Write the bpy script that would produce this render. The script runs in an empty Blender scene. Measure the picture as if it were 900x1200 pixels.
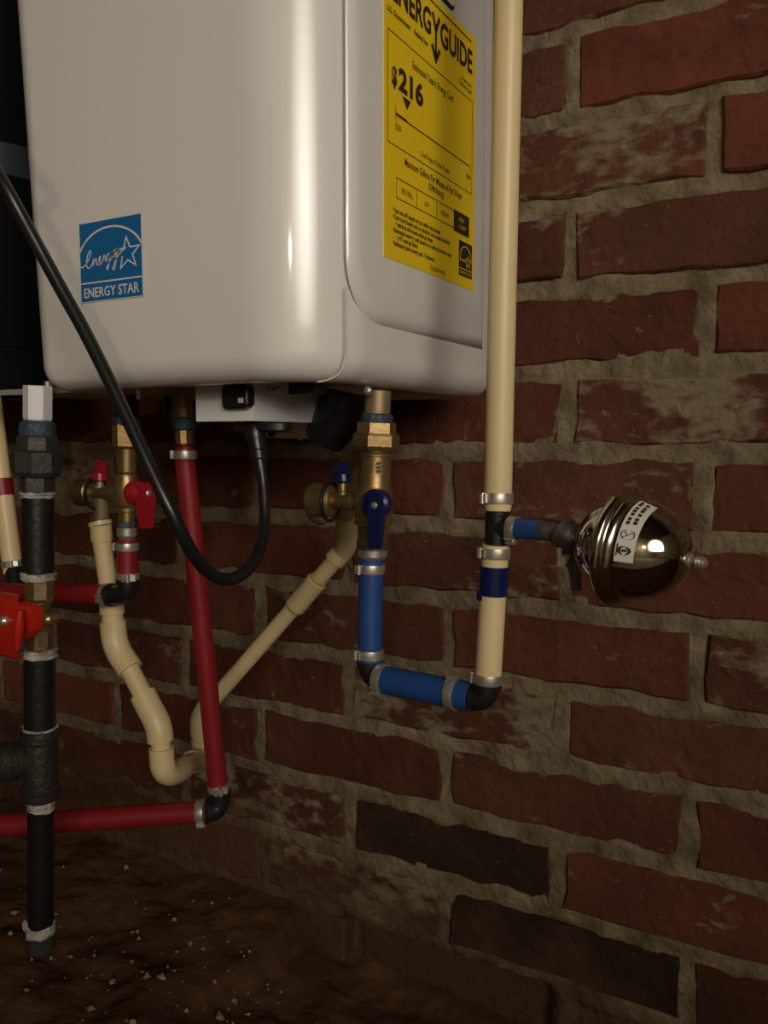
import bpy, bmesh, math, random
from mathutils import Vector, Matrix, noise

C = bpy.context
S = C.scene
random.seed(7)
PI = math.pi

# ------------------------------------------------------------------ camera, light, exposure
# brick wall = plane y 0, room on the -y side, metres
cam_d = bpy.data.cameras.new('camera')
cam = bpy.data.objects.new('camera', cam_d)
S.collection.objects.link(cam)
cam.location = (0, -0.652, 0.46)
cam.rotation_euler = (math.radians(90) - math.atan(85 / 970.0), 0, math.radians(29.6))
cam_d.sensor_fit = 'HORIZONTAL'
cam_d.sensor_width = 36
cam_d.lens = 36 * 970 / 900.0
cam_d.clip_start = 0.01
S.camera = cam

S.view_settings.view_transform = 'Standard'
S.view_settings.look = 'None'
S.view_settings.gamma = 1
S.view_settings.use_curve_mapping = False
S.view_settings.exposure = 0.0

w = bpy.data.worlds.new('world')
S.world = w
w.use_nodes = True
w.node_tree.nodes['Background'].inputs[0].default_value = (0.9, 0.8, 0.65, 1)
w.node_tree.nodes['Background'].inputs[1].default_value = 0.004


def area_lamp(name, loc, target, sx, sy, power, col):
    d = bpy.data.lights.new(name, 'AREA')
    d.shape = 'RECTANGLE'
    d.size, d.size_y = sx, sy
    d.energy = power
    d.color = col
    o = bpy.data.objects.new(name, d)
    S.collection.objects.link(o)
    o.location = loc
    o.rotation_euler = (Vector(target) - Vector(loc)).to_track_quat('-Z', 'Y').to_euler()
    return o


lamp = area_lamp('doorway_light', (1.12, -1.56, 1.16), (-0.40, -0.15, 0.62), 1.2, 1.1, 1.95, (1.0, 0.91, 0.78))
fill_light = bpy.data.lights.new('room_fill', 'POINT')  # added point light behind the camera, brightens far walls reflected in the tank
fill_light.energy = 13.0
fill_light.color = (1.0, 0.84, 0.58)
fill_light.shadow_soft_size = 0.04
fill_light_o = bpy.data.objects.new('room_fill', fill_light)
S.collection.objects.link(fill_light_o)
fill_light_o.location = (0.70, -2.1, 0.95)
lamp.data.spread = math.radians(36)


# ------------------------------------------------------------------ materials
def mat(name, col, rough=0.5, metal=0.0, var=0.15, scale=30, bump=0.0, bscale=200, col2=None, spec=0.5, coat=0.0, lo=0.35, hi=0.65):
    m = bpy.data.materials.new(name)
    m.use_nodes = True
    nt = m.node_tree
    b = nt.nodes['Principled BSDF']
    b.inputs['Roughness'].default_value = rough
    b.inputs['Metallic'].default_value = metal
    b.inputs['Specular IOR Level'].default_value = spec
    b.inputs['Coat Weight'].default_value = coat
    b.inputs['Coat Roughness'].default_value = 0.08
    tc = nt.nodes.new('ShaderNodeTexCoord')
    n = nt.nodes.new('ShaderNodeTexNoise')
    n.inputs['Scale'].default_value = scale
    n.inputs['Detail'].default_value = 6
    nt.links.new(tc.outputs['Object'], n.inputs['Vector'])
    r = nt.nodes.new('ShaderNodeValToRGB')
    r.color_ramp.elements[0].position = lo
    r.color_ramp.elements[1].position = hi
    c2 = col2 if col2 else tuple(c * (1 - var) for c in col)
    r.color_ramp.elements[0].color = (*c2, 1)
    r.color_ramp.elements[1].color = (*col, 1)
    nt.links.new(n.outputs['Fac'], r.inputs['Fac'])
    nt.links.new(r.outputs['Color'], b.inputs['Base Color'])
    if bump:
        n2 = nt.nodes.new('ShaderNodeTexNoise')
        n2.inputs['Scale'].default_value = bscale
        n2.inputs['Detail'].default_value = 5
        nt.links.new(tc.outputs['Object'], n2.inputs['Vector'])
        bp = nt.nodes.new('ShaderNodeBump')
        bp.inputs['Strength'].default_value = bump
        bp.inputs['Distance'].default_value = 0.004
        nt.links.new(n2.outputs['Fac'], bp.inputs['Height'])
        nt.links.new(bp.outputs['Normal'], b.inputs['Normal'])
    return m


MORTAR_COL = (0.25, 0.20, 0.125)


def mud(nt, b, col):
    """splashed soil clinging to the foot of the wall, ragged upper edge"""
    g = nt.nodes.new('ShaderNodeNewGeometry')
    sp = nt.nodes.new('ShaderNodeSeparateXYZ')
    nt.links.new(g.outputs['Position'], sp.inputs[0])
    n = nt.nodes.new('ShaderNodeTexNoise')
    n.inputs['Scale'].default_value = 14
    n.inputs['Detail'].default_value = 7
    nt.links.new(g.outputs['Position'], n.inputs['Vector'])

    def mth(op, a, c):
        m_ = nt.nodes.new('ShaderNodeMath')
        m_.operation = op
        for i, v in enumerate((a, c)):
            if isinstance(v, (int, float)):
                m_.inputs[i].default_value = v
            else:
                nt.links.new(v, m_.inputs[i])
        return m_.outputs[0]
    h = mth('ADD', sp.outputs['Z'], mth('MULTIPLY', mth('SUBTRACT', n.outputs['Fac'], 0.5), -0.22))
    h = mth('ADD', h, mth('MULTIPLY', mth('ADD', sp.outputs['X'], 0.30), 0.16))
    r = nt.nodes.new('ShaderNodeMapRange')
    r.inputs['From Min'].default_value = 0.055
    r.inputs['From Max'].default_value = -0.005
    nt.links.new(h, r.inputs['Value'])
    mx = nt.nodes.new('ShaderNodeMix')
    mx.data_type = 'RGBA'
    nt.links.new(mth('MULTIPLY', r.outputs[0], 0.85), mx.inputs['Factor'])
    nt.links.new(col, mx.inputs['A'])
    mx.inputs['B'].default_value = (0.085, 0.043, 0.022, 1)
    nt.links.new(mx.outputs['Result'], b.inputs['Base Color'])


def brick_mat(name, base, dark, smear_lo, smear_hi):
    """fired clay, blotchy, with smears of old mortar across the face"""
    m = bpy.data.materials.new(name)
    m.use_nodes = True
    nt = m.node_tree
    b = nt.nodes['Principled BSDF']
    b.inputs['Roughness'].default_value = 0.85
    b.inputs['Specular IOR Level'].default_value = 0.25
    tc = nt.nodes.new('ShaderNodeTexCoord')
    oi = nt.nodes.new('ShaderNodeObjectInfo')

    def nz(sc, det, dist=0.0, stretch=(1, 1, 1)):
        mp = nt.nodes.new('ShaderNodeMapping')
        mp.inputs['Scale'].default_value = stretch
        nt.links.new(tc.outputs['Object'], mp.inputs['Vector'])
        n = nt.nodes.new('ShaderNodeTexNoise')
        n.noise_dimensions = '4D'
        n.inputs['Scale'].default_value = sc
        n.inputs['Detail'].default_value = det
        n.inputs['Distortion'].default_value = dist
        nt.links.new(mp.outputs[0], n.inputs['Vector'])
        ml = nt.nodes.new('ShaderNodeMath')
        ml.operation = 'MULTIPLY'
        ml.inputs[1].default_value = 40
        nt.links.new(oi.outputs['Random'], ml.inputs[0])
        nt.links.new(ml.outputs[0], n.inputs['W'])
        return n

    def ramp(src, p0, c0, p1, c1):
        r = nt.nodes.new('ShaderNodeValToRGB')
        r.color_ramp.elements[0].position = p0
        r.color_ramp.elements[1].position = p1
        r.color_ramp.elements[0].color = (*c0, 1)
        r.color_ramp.elements[1].color = (*c1, 1)
        nt.links.new(src, r.inputs['Fac'])
        return r
    a = ramp(nz(18, 8).outputs['Fac'], 0.3, dark, 0.7, base)
    hs = nt.nodes.new('ShaderNodeHueSaturation')
    vr = nt.nodes.new('ShaderNodeMapRange')
    vr.inputs['To Min'].default_value = 0.7
    vr.inputs['To Max'].default_value = 1.2
    nt.links.new(oi.outputs['Random'], vr.inputs['Value'])
    nt.links.new(vr.outputs[0], hs.inputs['Value'])
    nt.links.new(a.outputs[0], hs.inputs['Color'])
    big, small = nz(20, 6, 0.6, (0.6, 1, 1.2)), nz(95, 9, 0.35, (0.7, 1, 1.3))
    ad = nt.nodes.new('ShaderNodeMix')
    ad.data_type = 'FLOAT'
    ad.inputs['Factor'].default_value = 0.42
    nt.links.new(big.outputs['Fac'], ad.inputs['A'])
    nt.links.new(small.outputs['Fac'], ad.inputs['B'])
    sm = ramp(ad.outputs['Result'], smear_lo - 0.035, (0, 0, 0), smear_hi - 0.04, (1, 1, 1))
    # pale specks
    spk = ramp(nz(210, 3).outputs['Fac'], 0.68, (0, 0, 0), 0.74, (0.7, 0.7, 0.7))
    mxs = nt.nodes.new('ShaderNodeMath')
    mxs.operation = 'MAXIMUM'
    nt.links.new(sm.outputs[0], mxs.inputs[0])
    nt.links.new(spk.outputs[0], mxs.inputs[1])
    mx = nt.nodes.new('ShaderNodeMix')
    mx.data_type = 'RGBA'
    nt.links.new(mxs.outputs[0], mx.inputs['Factor'])
    nt.links.new(hs.outputs[0], mx.inputs['A'])
    mx.inputs['B'].default_value = (*[c * 0.85 for c in MORTAR_COL], 1)
    nt.links.new(mx.outputs['Result'], b.inputs['Base Color'])
    mud(nt, b, mx.outputs['Result'])
    n2 = nz(75, 10, 0.5)
    bp = nt.nodes.new('ShaderNodeBump')
    bp.inputs['Strength'].default_value = 1.0
    bp.inputs['Distance'].default_value = 0.004
    nt.links.new(n2.outputs['Fac'], bp.inputs['Height'])
    nt.links.new(bp.outputs['Normal'], b.inputs['Normal'])
    return m


M = dict(
    mortar=mat('mortar', MORTAR_COL, 0.95, col2=(0.13, 0.10, 0.06), scale=38, bump=0.8, bscale=160, spec=0.1),
    brick=brick_mat('brick_red', (0.150, 0.046, 0.024), (0.085, 0.026, 0.014), 0.66, 0.72),
    brick_b=brick_mat('brick_brown', (0.115, 0.040, 0.022), (0.065, 0.024, 0.014), 0.60, 0.68),
    brick_s=brick_mat('brick_smeared', (0.130, 0.045, 0.024), (0.075, 0.026, 0.015), 0.50, 0.60),
    brick_k=brick_mat('brick_burnt', (0.050, 0.024, 0.016), (0.024, 0.014, 0.010), 0.68, 0.74),
    dirt=mat('dirt', (0.150, 0.075, 0.036), 0.95, col2=(0.070, 0.034, 0.018), scale=16, bump=0.9, bscale=60, spec=0.15),
    crumb=mat('crumbs', (0.34, 0.25, 0.15), 0.9, var=0.4),
    plaster=mat('plaster', (0.66, 0.56, 0.38), 0.9, var=0.6, scale=7, bump=0.4, bscale=30),
    slab=mat('concrete', (0.55, 0.49, 0.38), 0.9, var=0.35, scale=6, bump=0.3),
    darkwood=mat('dark_wood', (0.05, 0.035, 0.022), 0.85, var=0.5, scale=8),
    white=mat('white_enamel', (0.80, 0.775, 0.755), 0.30, var=0.02, scale=6, coat=1.0),
    seam=mat('seam', (0.72, 0.69, 0.64), 0.3, var=0.02),
    grey=mat('grey_sheet', (0.42, 0.39, 0.36), 0.45, metal=0.3, var=0.1),
    bracket=mat('bracket_paint', (0.78, 0.70, 0.54), 0.5, var=0.12),
    pale=mat('pale_sheet', (0.78, 0.77, 0.82), 0.5, var=0.05),
    black=mat('black_plastic', (0.012, 0.012, 0.013), 0.38, var=0.2),
    cord=mat('black_rubber', (0.012, 0.012, 0.012), 0.32, var=0.2),
    voidblack=mat('void_black', (0.003, 0.003, 0.004), 0.75, var=0.2, spec=0.12),  # near black, puts the darkness left of the heater into colour
    collar=mat('painted_sheen', (0.035, 0.045, 0.06), 0.5, metal=0.3, var=0.2),  # bluish sheen painted as the colour of a band
    iron=mat('black_iron', (0.009, 0.009, 0.009), 0.45, var=0.3, bump=0.15),
    cast=mat('cast_iron', (0.055, 0.048, 0.042), 0.45, metal=0.5, var=0.35, bump=0.4, bscale=300),
    darkcast=mat('dark_union', (0.05, 0.05, 0.048), 0.5, metal=0.3, var=0.3, bump=0.2),
    tape=mat('thread_tape', (0.50, 0.47, 0.42), 0.6, var=0.5, scale=120, bump=0.6, bscale=400),
    bluetape=mat('blue_sealant', (0.06, 0.085, 0.13), 0.5, var=0.5, scale=80, bump=0.4, bscale=300),
    brass=mat('brass', (0.40, 0.275, 0.12), 0.38, metal=0.8, var=0.35, scale=40, bump=0.06, bscale=400),
    brassdull=mat('brass_dull', (0.36, 0.27, 0.15), 0.5, metal=0.6, var=0.3, scale=40),
    steel=mat('stainless', (0.60, 0.56, 0.51), 0.40, metal=0.75, var=0.2, scale=60),
    chrome=mat('polished_steel', (0.58, 0.54, 0.48), 0.07, metal=1.0, var=0.04, scale=10),
    rimsteel=mat('rim_steel', (0.66, 0.61, 0.54), 0.16, metal=1.0, var=0.05, scale=10),
    galv=mat('galvanised', (0.20, 0.185, 0.16), 0.45, metal=0.7, var=0.45, scale=70, bump=0.3),
    blue=mat('blue_pipe', (0.018, 0.070, 0.26), 0.42, var=0.12),
    bluedeep=mat('blue_tape', (0.007, 0.013, 0.085), 0.25, var=0.1),
    navy=mat('blue_handle', (0.007, 0.013, 0.075), 0.28, var=0.15),
    red=mat('red_pipe', (0.24, 0.012, 0.016), 0.42, var=0.15),
    redhandle=mat('red_handle', (0.36, 0.012, 0.022), 0.30, var=0.1),
    redhandle2=mat('red_gas_handle', (0.46, 0.018, 0.010), 0.33, var=0.1),
    cream=mat('cream_pipe', (0.68, 0.54, 0.30), 0.40, var=0.10, scale=20),
    creamwhite=mat('cream_white_pipe', (0.78, 0.62, 0.35), 0.38, var=0.06, scale=20),
    glue=mat('yellow_glue', (0.55, 0.42, 0.06), 0.4, var=0.3, scale=100),
    yellow=mat('label_yellow', (0.86, 0.60, 0.012), 0.45, var=0.03),
    ink=mat('label_ink', (0.035, 0.022, 0.010), 0.5, var=0.1),
    inkline=mat('label_line', (0.22, 0.14, 0.012), 0.5, var=0.1),
    stblue=mat('sticker_blue', (0.010, 0.135, 0.36), 0.4, var=0.03),
    stwhite=mat('sticker_white', (0.66, 0.68, 0.70), 0.4, var=0.03),
    paper=mat('white_label', (0.72, 0.70, 0.64), 0.5, var=0.04),
)


_nt = M['mortar'].node_tree
_b = _nt.nodes['Principled BSDF']
mud(_nt, _b, _b.inputs['Base Color'].links[0].from_socket)

# ------------------------------------------------------------------ helpers
def tag(o, label=None, cat=None, group=None, kind=None):
    if label:
        o['label'] = label
    if cat:
        o['category'] = cat
    if group:
        o['group'] = group
    if kind:
        o['kind'] = kind
    return o


def thing(name, label, cat, loc, group=None):
    o = bpy.data.objects.new(name, None)
    S.collection.objects.link(o)
    o.empty_display_size = 0.02
    o.location = loc
    return tag(o, label, cat, group)


def world_of(o):
    v = Vector((0, 0, 0))
    while o:
        v += o.location
        o = o.parent
    return v


def frame(d):
    d = Vector(d).normalized()
    up = Vector((0, 0, 1)) if abs(d.z) < 0.9 else Vector((0, 1, 0))
    a = d.cross(up).normalized()
    b = d.cross(a).normalized()
    return d, a, b


class MB:
    def __init__(s):
        s.v, s.f = [], []

    def ring(s, pts):
        i = len(s.v)
        s.v += [Vector(p) for p in pts]
        return list(range(i, i + len(pts)))

    def bridge(s, r0, r1, closed=True):
        n = len(r0)
        for i in range(n if closed else n - 1):
            j = (i + 1) % n
            s.f.append((r0[i], r0[j], r1[j], r1[i]))

    def cap(s, r, flip=False):
        s.f.append(tuple(reversed(r)) if flip else tuple(r))

    def box(s, c, size, ax=None):
        c = Vector(c)
        X, Y, Z = ax if ax else (Vector((1, 0, 0)), Vector((0, 1, 0)), Vector((0, 0, 1)))
        X, Y, Z = Vector(X) * size[0] / 2, Vector(Y) * size[1] / 2, Vector(Z) * size[2] / 2
        i = len(s.v)
        for sz in (-1, 1):
            for sx, sy in ((-1, -1), (1, -1), (1, 1), (-1, 1)):
                s.v.append(c + X * sx + Y * sy + Z * sz)
        for q in ((0, 3, 2, 1), (4, 5, 6, 7), (0, 1, 5, 4), (1, 2, 6, 5), (2, 3, 7, 6), (3, 0, 4, 7)):
            s.f.append(tuple(i + k for k in q))
        return s

    def lathe(s, A, B, prof, seg=28, phase=0.0, dist=False):
        """prof = [(t, r)] along A->B (t is a fraction, or metres when dist)"""
        A, B = Vector(A), Vector(B)
        d, a, b = frame(B - A)
        L = 1.0 if dist else (B - A).length
        prev = None
        for t, r in prof:
            c = A + d * (t * L)
            pts = [c + (a * math.cos(phase + 2 * PI * k / seg) + b * math.sin(phase + 2 * PI * k / seg)) * max(r, 1e-5) for k in range(seg)]
            rg = s.ring(pts)
            if prev:
                s.bridge(prev, rg)
            else:
                s.cap(rg, True)
            prev = rg
        s.cap(prev)
        return s

    def tube(s, path, r, seg=20, caps=True):
        P = [Vector(p) for p in path]
        n = len(P)
        rr = r if isinstance(r, (list, tuple)) else [r] * n
        T = []
        for i in range(n):
            a = P[min(i + 1, n - 1)] - P[max(i - 1, 0)]
            T.append(a.normalized())
        d, a, b = frame(T[0])
        prev = None
        for i in range(n):
            if i:
                q = T[i - 1].rotation_difference(T[i])
                a = q @ a
                b = q @ b
            rg = s.ring([P[i] + (a * math.cos(2 * PI * k / seg) + b * math.sin(2 * PI * k / seg)) * rr[i] for k in range(seg)])
            if prev:
                s.bridge(prev, rg)
            elif caps:
                s.cap(rg, True)
            prev = rg
        if caps:
            s.cap(prev)
        return s

    def loft(s, rings, cap0=True, cap1=True):
        prev = None
        for pts in rings:
            rg = s.ring(pts)
            if prev:
                s.bridge(prev, rg)
            elif cap0:
                s.cap(rg, True)
            prev = rg
        if cap1:
            s.cap(prev)
        return s

    def build(s, name, m, parent=None, smooth=35, label=None, kind=None):
        me = bpy.data.meshes.new(name)
        off = world_of(parent) if parent else Vector((0, 0, 0))
        base = Vector((0, 0, 0))
        if not parent and s.v:
            lo = Vector((min(v.x for v in s.v), min(v.y for v in s.v), min(v.z for v in s.v)))
            hi = Vector((max(v.x for v in s.v), max(v.y for v in s.v), max(v.z for v in s.v)))
            base = (lo + hi) / 2
            off = base
        me.from_pydata([tuple(v - off) for v in s.v], [], s.f)
        me.update()
        bm = bmesh.new()
        bm.from_mesh(me)
        bmesh.ops.recalc_face_normals(bm, faces=bm.faces)
        bm.to_mesh(me)
        bm.free()
        if smooth:
            me.shade_smooth()
            me.set_sharp_from_angle(angle=math.radians(smooth))
        me.materials.append(m)
        o = bpy.data.objects.new(name, me)
        S.collection.objects.link(o)
        if parent:
            o.parent = parent
        else:
            o.location = base
        if label:
            o['label'] = label
        if kind:
            o['kind'] = kind
        return o


def lerp(A, B, t):
    return Vector(A).lerp(Vector(B), t)


def arc(p0, p1, p2, n=8):
    """rounded corner from p0 to p2 around corner p1 (quadratic)"""
    p0, p1, p2 = Vector(p0), Vector(p1), Vector(p2)
    return [p0 * (1 - t) ** 2 + p1 * 2 * t * (1 - t) + p2 * t * t for t in [i / n for i in range(n + 1)]]


def spline(pts, n=10):
    P = [Vector(p) for p in pts]
    P = [P[0] * 2 - P[1]] + P + [P[-1] * 2 - P[-2]]
    out = []
    for i in range(1, len(P) - 2):
        for k in range(n):
            t = k / n
            out.append(0.5 * ((2 * P[i]) + (P[i + 1] - P[i - 1]) * t + (2 * P[i - 1] - 5 * P[i] + 4 * P[i + 1] - P[i + 2]) * t * t
                              + (3 * P[i] - P[i - 1] - 3 * P[i + 1] + P[i + 2]) * t ** 3))
    out.append(P[-2])
    return out


def clamp(parent, c, axis, r, w=0.0058, ear=(-1, -0.6, 0), name='pinch_clamp'):
    """stainless pinch clamp: band with a crimped ear"""
    c = Vector(c)
    d = Vector(axis).normalized()
    b = MB()
    R = r + 0.0011
    b.lathe(c - d * w / 2, c + d * w / 2, [(0, r - 0.0006), (0, R - 0.0002), (0.12, R), (0.88, R), (1, R - 0.0002), (1, r - 0.0006)], 26)
    o = b.build(name, M['steel'], parent)
    e = Vector(ear)
    e = (e - d * e.dot(d)).normalized()
    t = d.cross(e)
    k = MB()
    p = c + e * (R + 0.0007)
    k.lathe(p - d * w * 0.5, p + d * w * 0.5, [(0, 0.0018), (1, 0.0018)], 10)
    k.lathe(p + t * 0.0034 - d * w * 0.42 - e * .0005, p + t * 0.0034 + d * w * 0.42 - e * .0005, [(0, 0.0012), (1, 0.0012)], 8)
    k.box(c + e * (R + 0.0002) - t * 0.0035, (w * 0.8, 0.004, 0.0011), (d, t, e))
    k.build('clamp_ear', M['steel'], o)
    return o


def pipe(name, label, A, B, r, m, clamps=(), cat='pipe', ears=None, group=None):
    A, B = Vector(A), Vector(B)
    t = thing(name, label, cat, (A + B) / 2, group)
    MB().lathe(A, B, [(0, r - 0.0006), (0.002, r), (0.998, r), (1, r - 0.0006)], 28).build('pipe_wall', m, t)
    for i, k in enumerate(clamps):
        clamp(t, lerp(A, B, k), B - A, r, ear=(ears[i] if ears else (-1, -0.6, 0)))
    return t


def elbow(name, label, A, K, B, r, m, barbs=True):
    """black plastic elbow: bend A-K-B with collars at both ends"""
    A, K, B = Vector(A), Vector(K), Vector(B)
    t = thing(name, label, 'pipe fitting', K)
    p = [A] + arc(lerp(K, A, 0.62), K, lerp(K, B, 0.62), 8) + [B]
    MB().tube(p, r, 22).build('bend', m, t)
    for q, s in ((A, 1), (B, 1)):
        d = (K - q).normalized()
        MB().lathe(q, q + d * 0.004, [(0, r + 0.0001), (0.1, r + 0.0012), (0.9, r + 0.0012), (1, r)], 22).build('collar', m, t)
    return t


# ------------------------------------------------------------------ the setting
def box_obj(name, lo, hi, m, kind='structure', parent=None):
    lo, hi = Vector(lo), Vector(hi)
    b = MB().box((lo + hi) / 2, hi - lo)
    return b.build(name, m, parent, smooth=0, kind=kind)


XL, XR, YF, ZT = -1.75, 2.3, -2.6, 2.2

Z0, PITCH, LEN = 0.7716, 0.0645, 0.207
# head joint of even courses at x = -0.201 + k*LEN, odd ones half a brick on


def fbm(x, y, s, o=3):
    a, t, tot = 1.0, 0.0, 0.0
    for i in range(o):
        t += a * noise.noise((x * s, y * s, 3.7 * i))
        tot += a
        a *= 0.55
        s *= 2.1
    return t / tot


def edge_depth(x, z):
    """mortar laps a few millimetres over the brick edges, then dives behind the face"""
    c = math.floor((Z0 + PITCH - z) / PITCH)
    v = (Z0 + PITCH - z) / PITCH - c
    off = -0.201 + (0 if c % 2 == 1 else LEN / 2)
    u = (x - off) / LEN
    u -= math.floor(u)
    d = min(min(v, 1 - v) * PITCH, min(u, 1 - u) * LEN)
    lap = 0.0105 + 0.007 * noise.noise((x * 9, z * 9, 8.1)) + 0.004 * noise.noise((x * 50, z * 50, 2.1))
    hole = 0.016 * max(0, min(1, (-0.004 - z) / 0.006)) * max(0, min(1, (x + 0.425) / 0.01)) * max(0, min(1, (-0.20 - x) / 0.02))
    return hole + 0.006 * max(0.0, min(1.0, (d - lap) / 0.005))


def mortar_wall():
    """one continuous bed of hand-struck mortar, bricks are set in it"""
    b = MB()
    xs = [XL] + [-1.35 + 0.0042 * i for i in range(int(1.66 / 0.0042))] + [0.40, 0.6, 0.9, 1.3, XR]
    zs = [-0.30, -0.20] + [-0.12 + 0.0042 * i for i in range(int(0.99 / 0.0042))] + [0.93, 1.05, 1.3, ZT]
    nx = len(xs)
    for z in zs:
        for x in xs:
            h = 0.0017 - edge_depth(x, z) + fbm(x, z, 30, 3) * 0.0050 + fbm(x + 9, z, 7, 1) * 0.0026 + fbm(x, z + 4, 95, 2) * 0.0016
            b.v.append(Vector((x, -h, z)))
    for j in range(len(zs) - 1):
        for i in range(nx - 1):
            q = j * nx + i
            b.f.append((q, q + 1, q + nx + 1, q + nx))
    # back of the wall
    k = len(b.v)
    for x, z in ((XL, -0.3), (XR, -0.3), (XR, ZT), (XL, ZT)):
        b.v.append(Vector((x, 0.11, z)))
    b.f.append((k, k + 1, k + 2, k + 3))
    return b.build('wall_back', M['mortar'], None, smooth=60, kind='structure')


wall = mortar_wall()


def brick(x0, x1, z0, z1, m, proud, rnd):
    """one hand-made brick: uneven outline, worn arris, depth into the bed"""
    n, k = 9, 3
    P = []
    P += [(x0 + (x1 - x0) * i / n, z0) for i in range(n)]
    P += [(x1, z0 + (z1 - z0) * i / k) for i in range(k)]
    P += [(x1 - (x1 - x0) * i / n, z1) for i in range(n)]
    P += [(x0, z1 - (z1 - z0) * i / k) for i in range(k)]
    j = [(rnd.uniform(-.0018, .0018), rnd.uniform(-.0022, .0022)) for _ in P]
    cx, cz = (x0 + x1) / 2, (z0 + z1) / 2
    tilt = rnd.uniform(-.012, .012)

    def sc(e, y):
        out = []
        for (x, z), (a, c) in zip(P, j):
            dx, dz = x - cx, z - cz
            sx = (abs(x1 - x0) / 2 - e) / (abs(x1 - x0) / 2)
            sz = (abs(z1 - z0) / 2 - e) / (abs(z1 - z0) / 2)
            out.append((cx + dx * sx + a, y + tilt * dx * 0.12, cz + dz * sz + c))
        return out
    b = MB()
    b.loft([sc(0.0, 0.03), sc(0.0, -proud + 0.0022), sc(0.0020, -proud)], cap0=False)
    return b.build('brick', m, wall, smooth=25)


rnd = random.Random(11)
for c in range(-1, 16):
    zt = Z0 - PITCH * (c - 1)
    zb = zt - PITCH
    off = -0.201 + (0 if c % 2 == 1 else LEN / 2)
    for i in range(-7, 3):
        x0 = off + i * LEN
        x1 = x0 + LEN
        if x1 > 0.42 or zt < -0.13:
            continue
        jl, jr = rnd.uniform(.0045, .0070), rnd.uniform(.0045, .0070)
        jb, jt = rnd.uniform(.0055, .0082), rnd.uniform(.0055, .0082)
        u = rnd.random()
        m = M['brick'] if u < 0.5 else M['brick_b'] if u < 0.80 else M['brick_s']
        if (c == 11 and -0.44 < x0 < -0.35) or (c == 12 and -0.32 < x0 < -0.25) or (c == 11 and x0 < -1.0):
            m = M['brick_k']
        if c in (3,) and -0.12 < x0 < -0.05 or c == 2 and -0.31 < x0 < -0.29:
            m = M['brick_s']
        pr = rnd.uniform(.0020, .0052)
        if c >= 13 and -0.44 < x0 < -0.2:      # eroded course by the ground
            m, pr = M['brick_b'], -0.012
        brick(x0 + jl, x1 - jr, zb + jb, zt - jt, m, pr, rnd)


def ground_h(x, y):
    h = -0.03 + 0.02 * fbm(x, y, 4, 2) + 0.012 * fbm(x + 5, y, 17, 3) + 0.004 * fbm(x, y + 3, 60, 2)
    t = max(0.0, min(1.0, (-0.36 - x) / 0.14))
    t = t * t * (3 - 2 * t)
    h += t * 0.028
    if x > -0.46:
        h -= 0.03 * max(0, 1 - abs(y + 0.02) / 0.16)
    h += 0.02 * max(0, min(1, (-y - 0.12) / 0.3))
    return h


def ground():
    b = MB()
    xs = [XL, -1.6] + [-1.45 + 0.009 * i for i in range(190)] + [0.4, 0.7, 1.0, 1.3, XR]
    ys = [YF, -2.0, -1.6, -1.2, -0.95] + [-0.80 + 0.009 * i for i in range(90)] + [0.03]
    nx = len(xs)
    for y in ys:
        for x in xs:
            b.v.append(Vector((x, y, ground_h(x, y))))
    for j in range(len(ys) - 1):
        for i in range(nx - 1):
            q = j * nx + i
            b.f.append((q, q + 1, q + nx + 1, q + nx))
    return b.build('floor', M['dirt'], None, smooth=80, kind='structure')


floor = ground()
# crumbs of mortar and stone lying on the dirt: too many and too small to count
b = MB()
rr = random.Random(3)
for i in range(260):
    if i < 130:
        x, y = rr.gauss(-0.50, 0.08), rr.gauss(-0.17, 0.07)
    else:
        x, y = rr.uniform(-1.1, 0.0), rr.uniform(-0.5, -0.02)
    y = min(y, -0.012)
    s = rr.choice((.001, .0013, .0018, .0025, .004)) * rr.uniform(.6, 1.2)
    z = ground_h(x, y) + s * .25
    ax = [Vector((rr.uniform(-1, 1), rr.uniform(-1, 1), rr.uniform(-1, 1))).normalized()]
    d, a, e = frame(ax[0])
    i0 = len(b.v)
    for q in (d, -d, a, -a, e, -e):
        b.v.append(Vector((x, y, z)) + q * s * rr.uniform(.5, 1.3))
    for q in ((0, 2, 4), (2, 1, 4), (1, 3, 4), (3, 0, 4), (2, 0, 5), (1, 2, 5), (3, 1, 5), (0, 3, 5)):
        b.f.append(tuple(i0 + k for k in q))
b.build('rubble', M['crumb'], floor, smooth=0, kind='stuff', label='pale crumbs of mortar scattered over the dirt')

slab = box_obj('floor', (XL, YF, -0.3), (XR, -0.80, 0.012), M['slab'])
box_obj('wall_left', (XL - .1, YF, -0.3), (XL, 0.0, ZT), M['plaster'])
box_obj('wall_right', (XR, YF, -0.3), (XR + .1, 0.0, ZT), M['plaster'])
box_obj('wall_front', (XL - .1, YF - .1, -0.3), (XR + .1, YF, ZT), M['plaster'])
box_obj('ceiling', (XL - .1, YF - .1, ZT), (XR + .1, 0.11, ZT + .06), M['darkwood'])

# ------------------------------------------------------------------ water heater
HX1, HY0, HY1 = -0.242, -0.293, -0.045          # right side, front, back
HZ0, HZ1 = 0.4915, 1.12


def hx0(z):
    return -0.469 - 0.055 * (z - 0.5)


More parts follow.
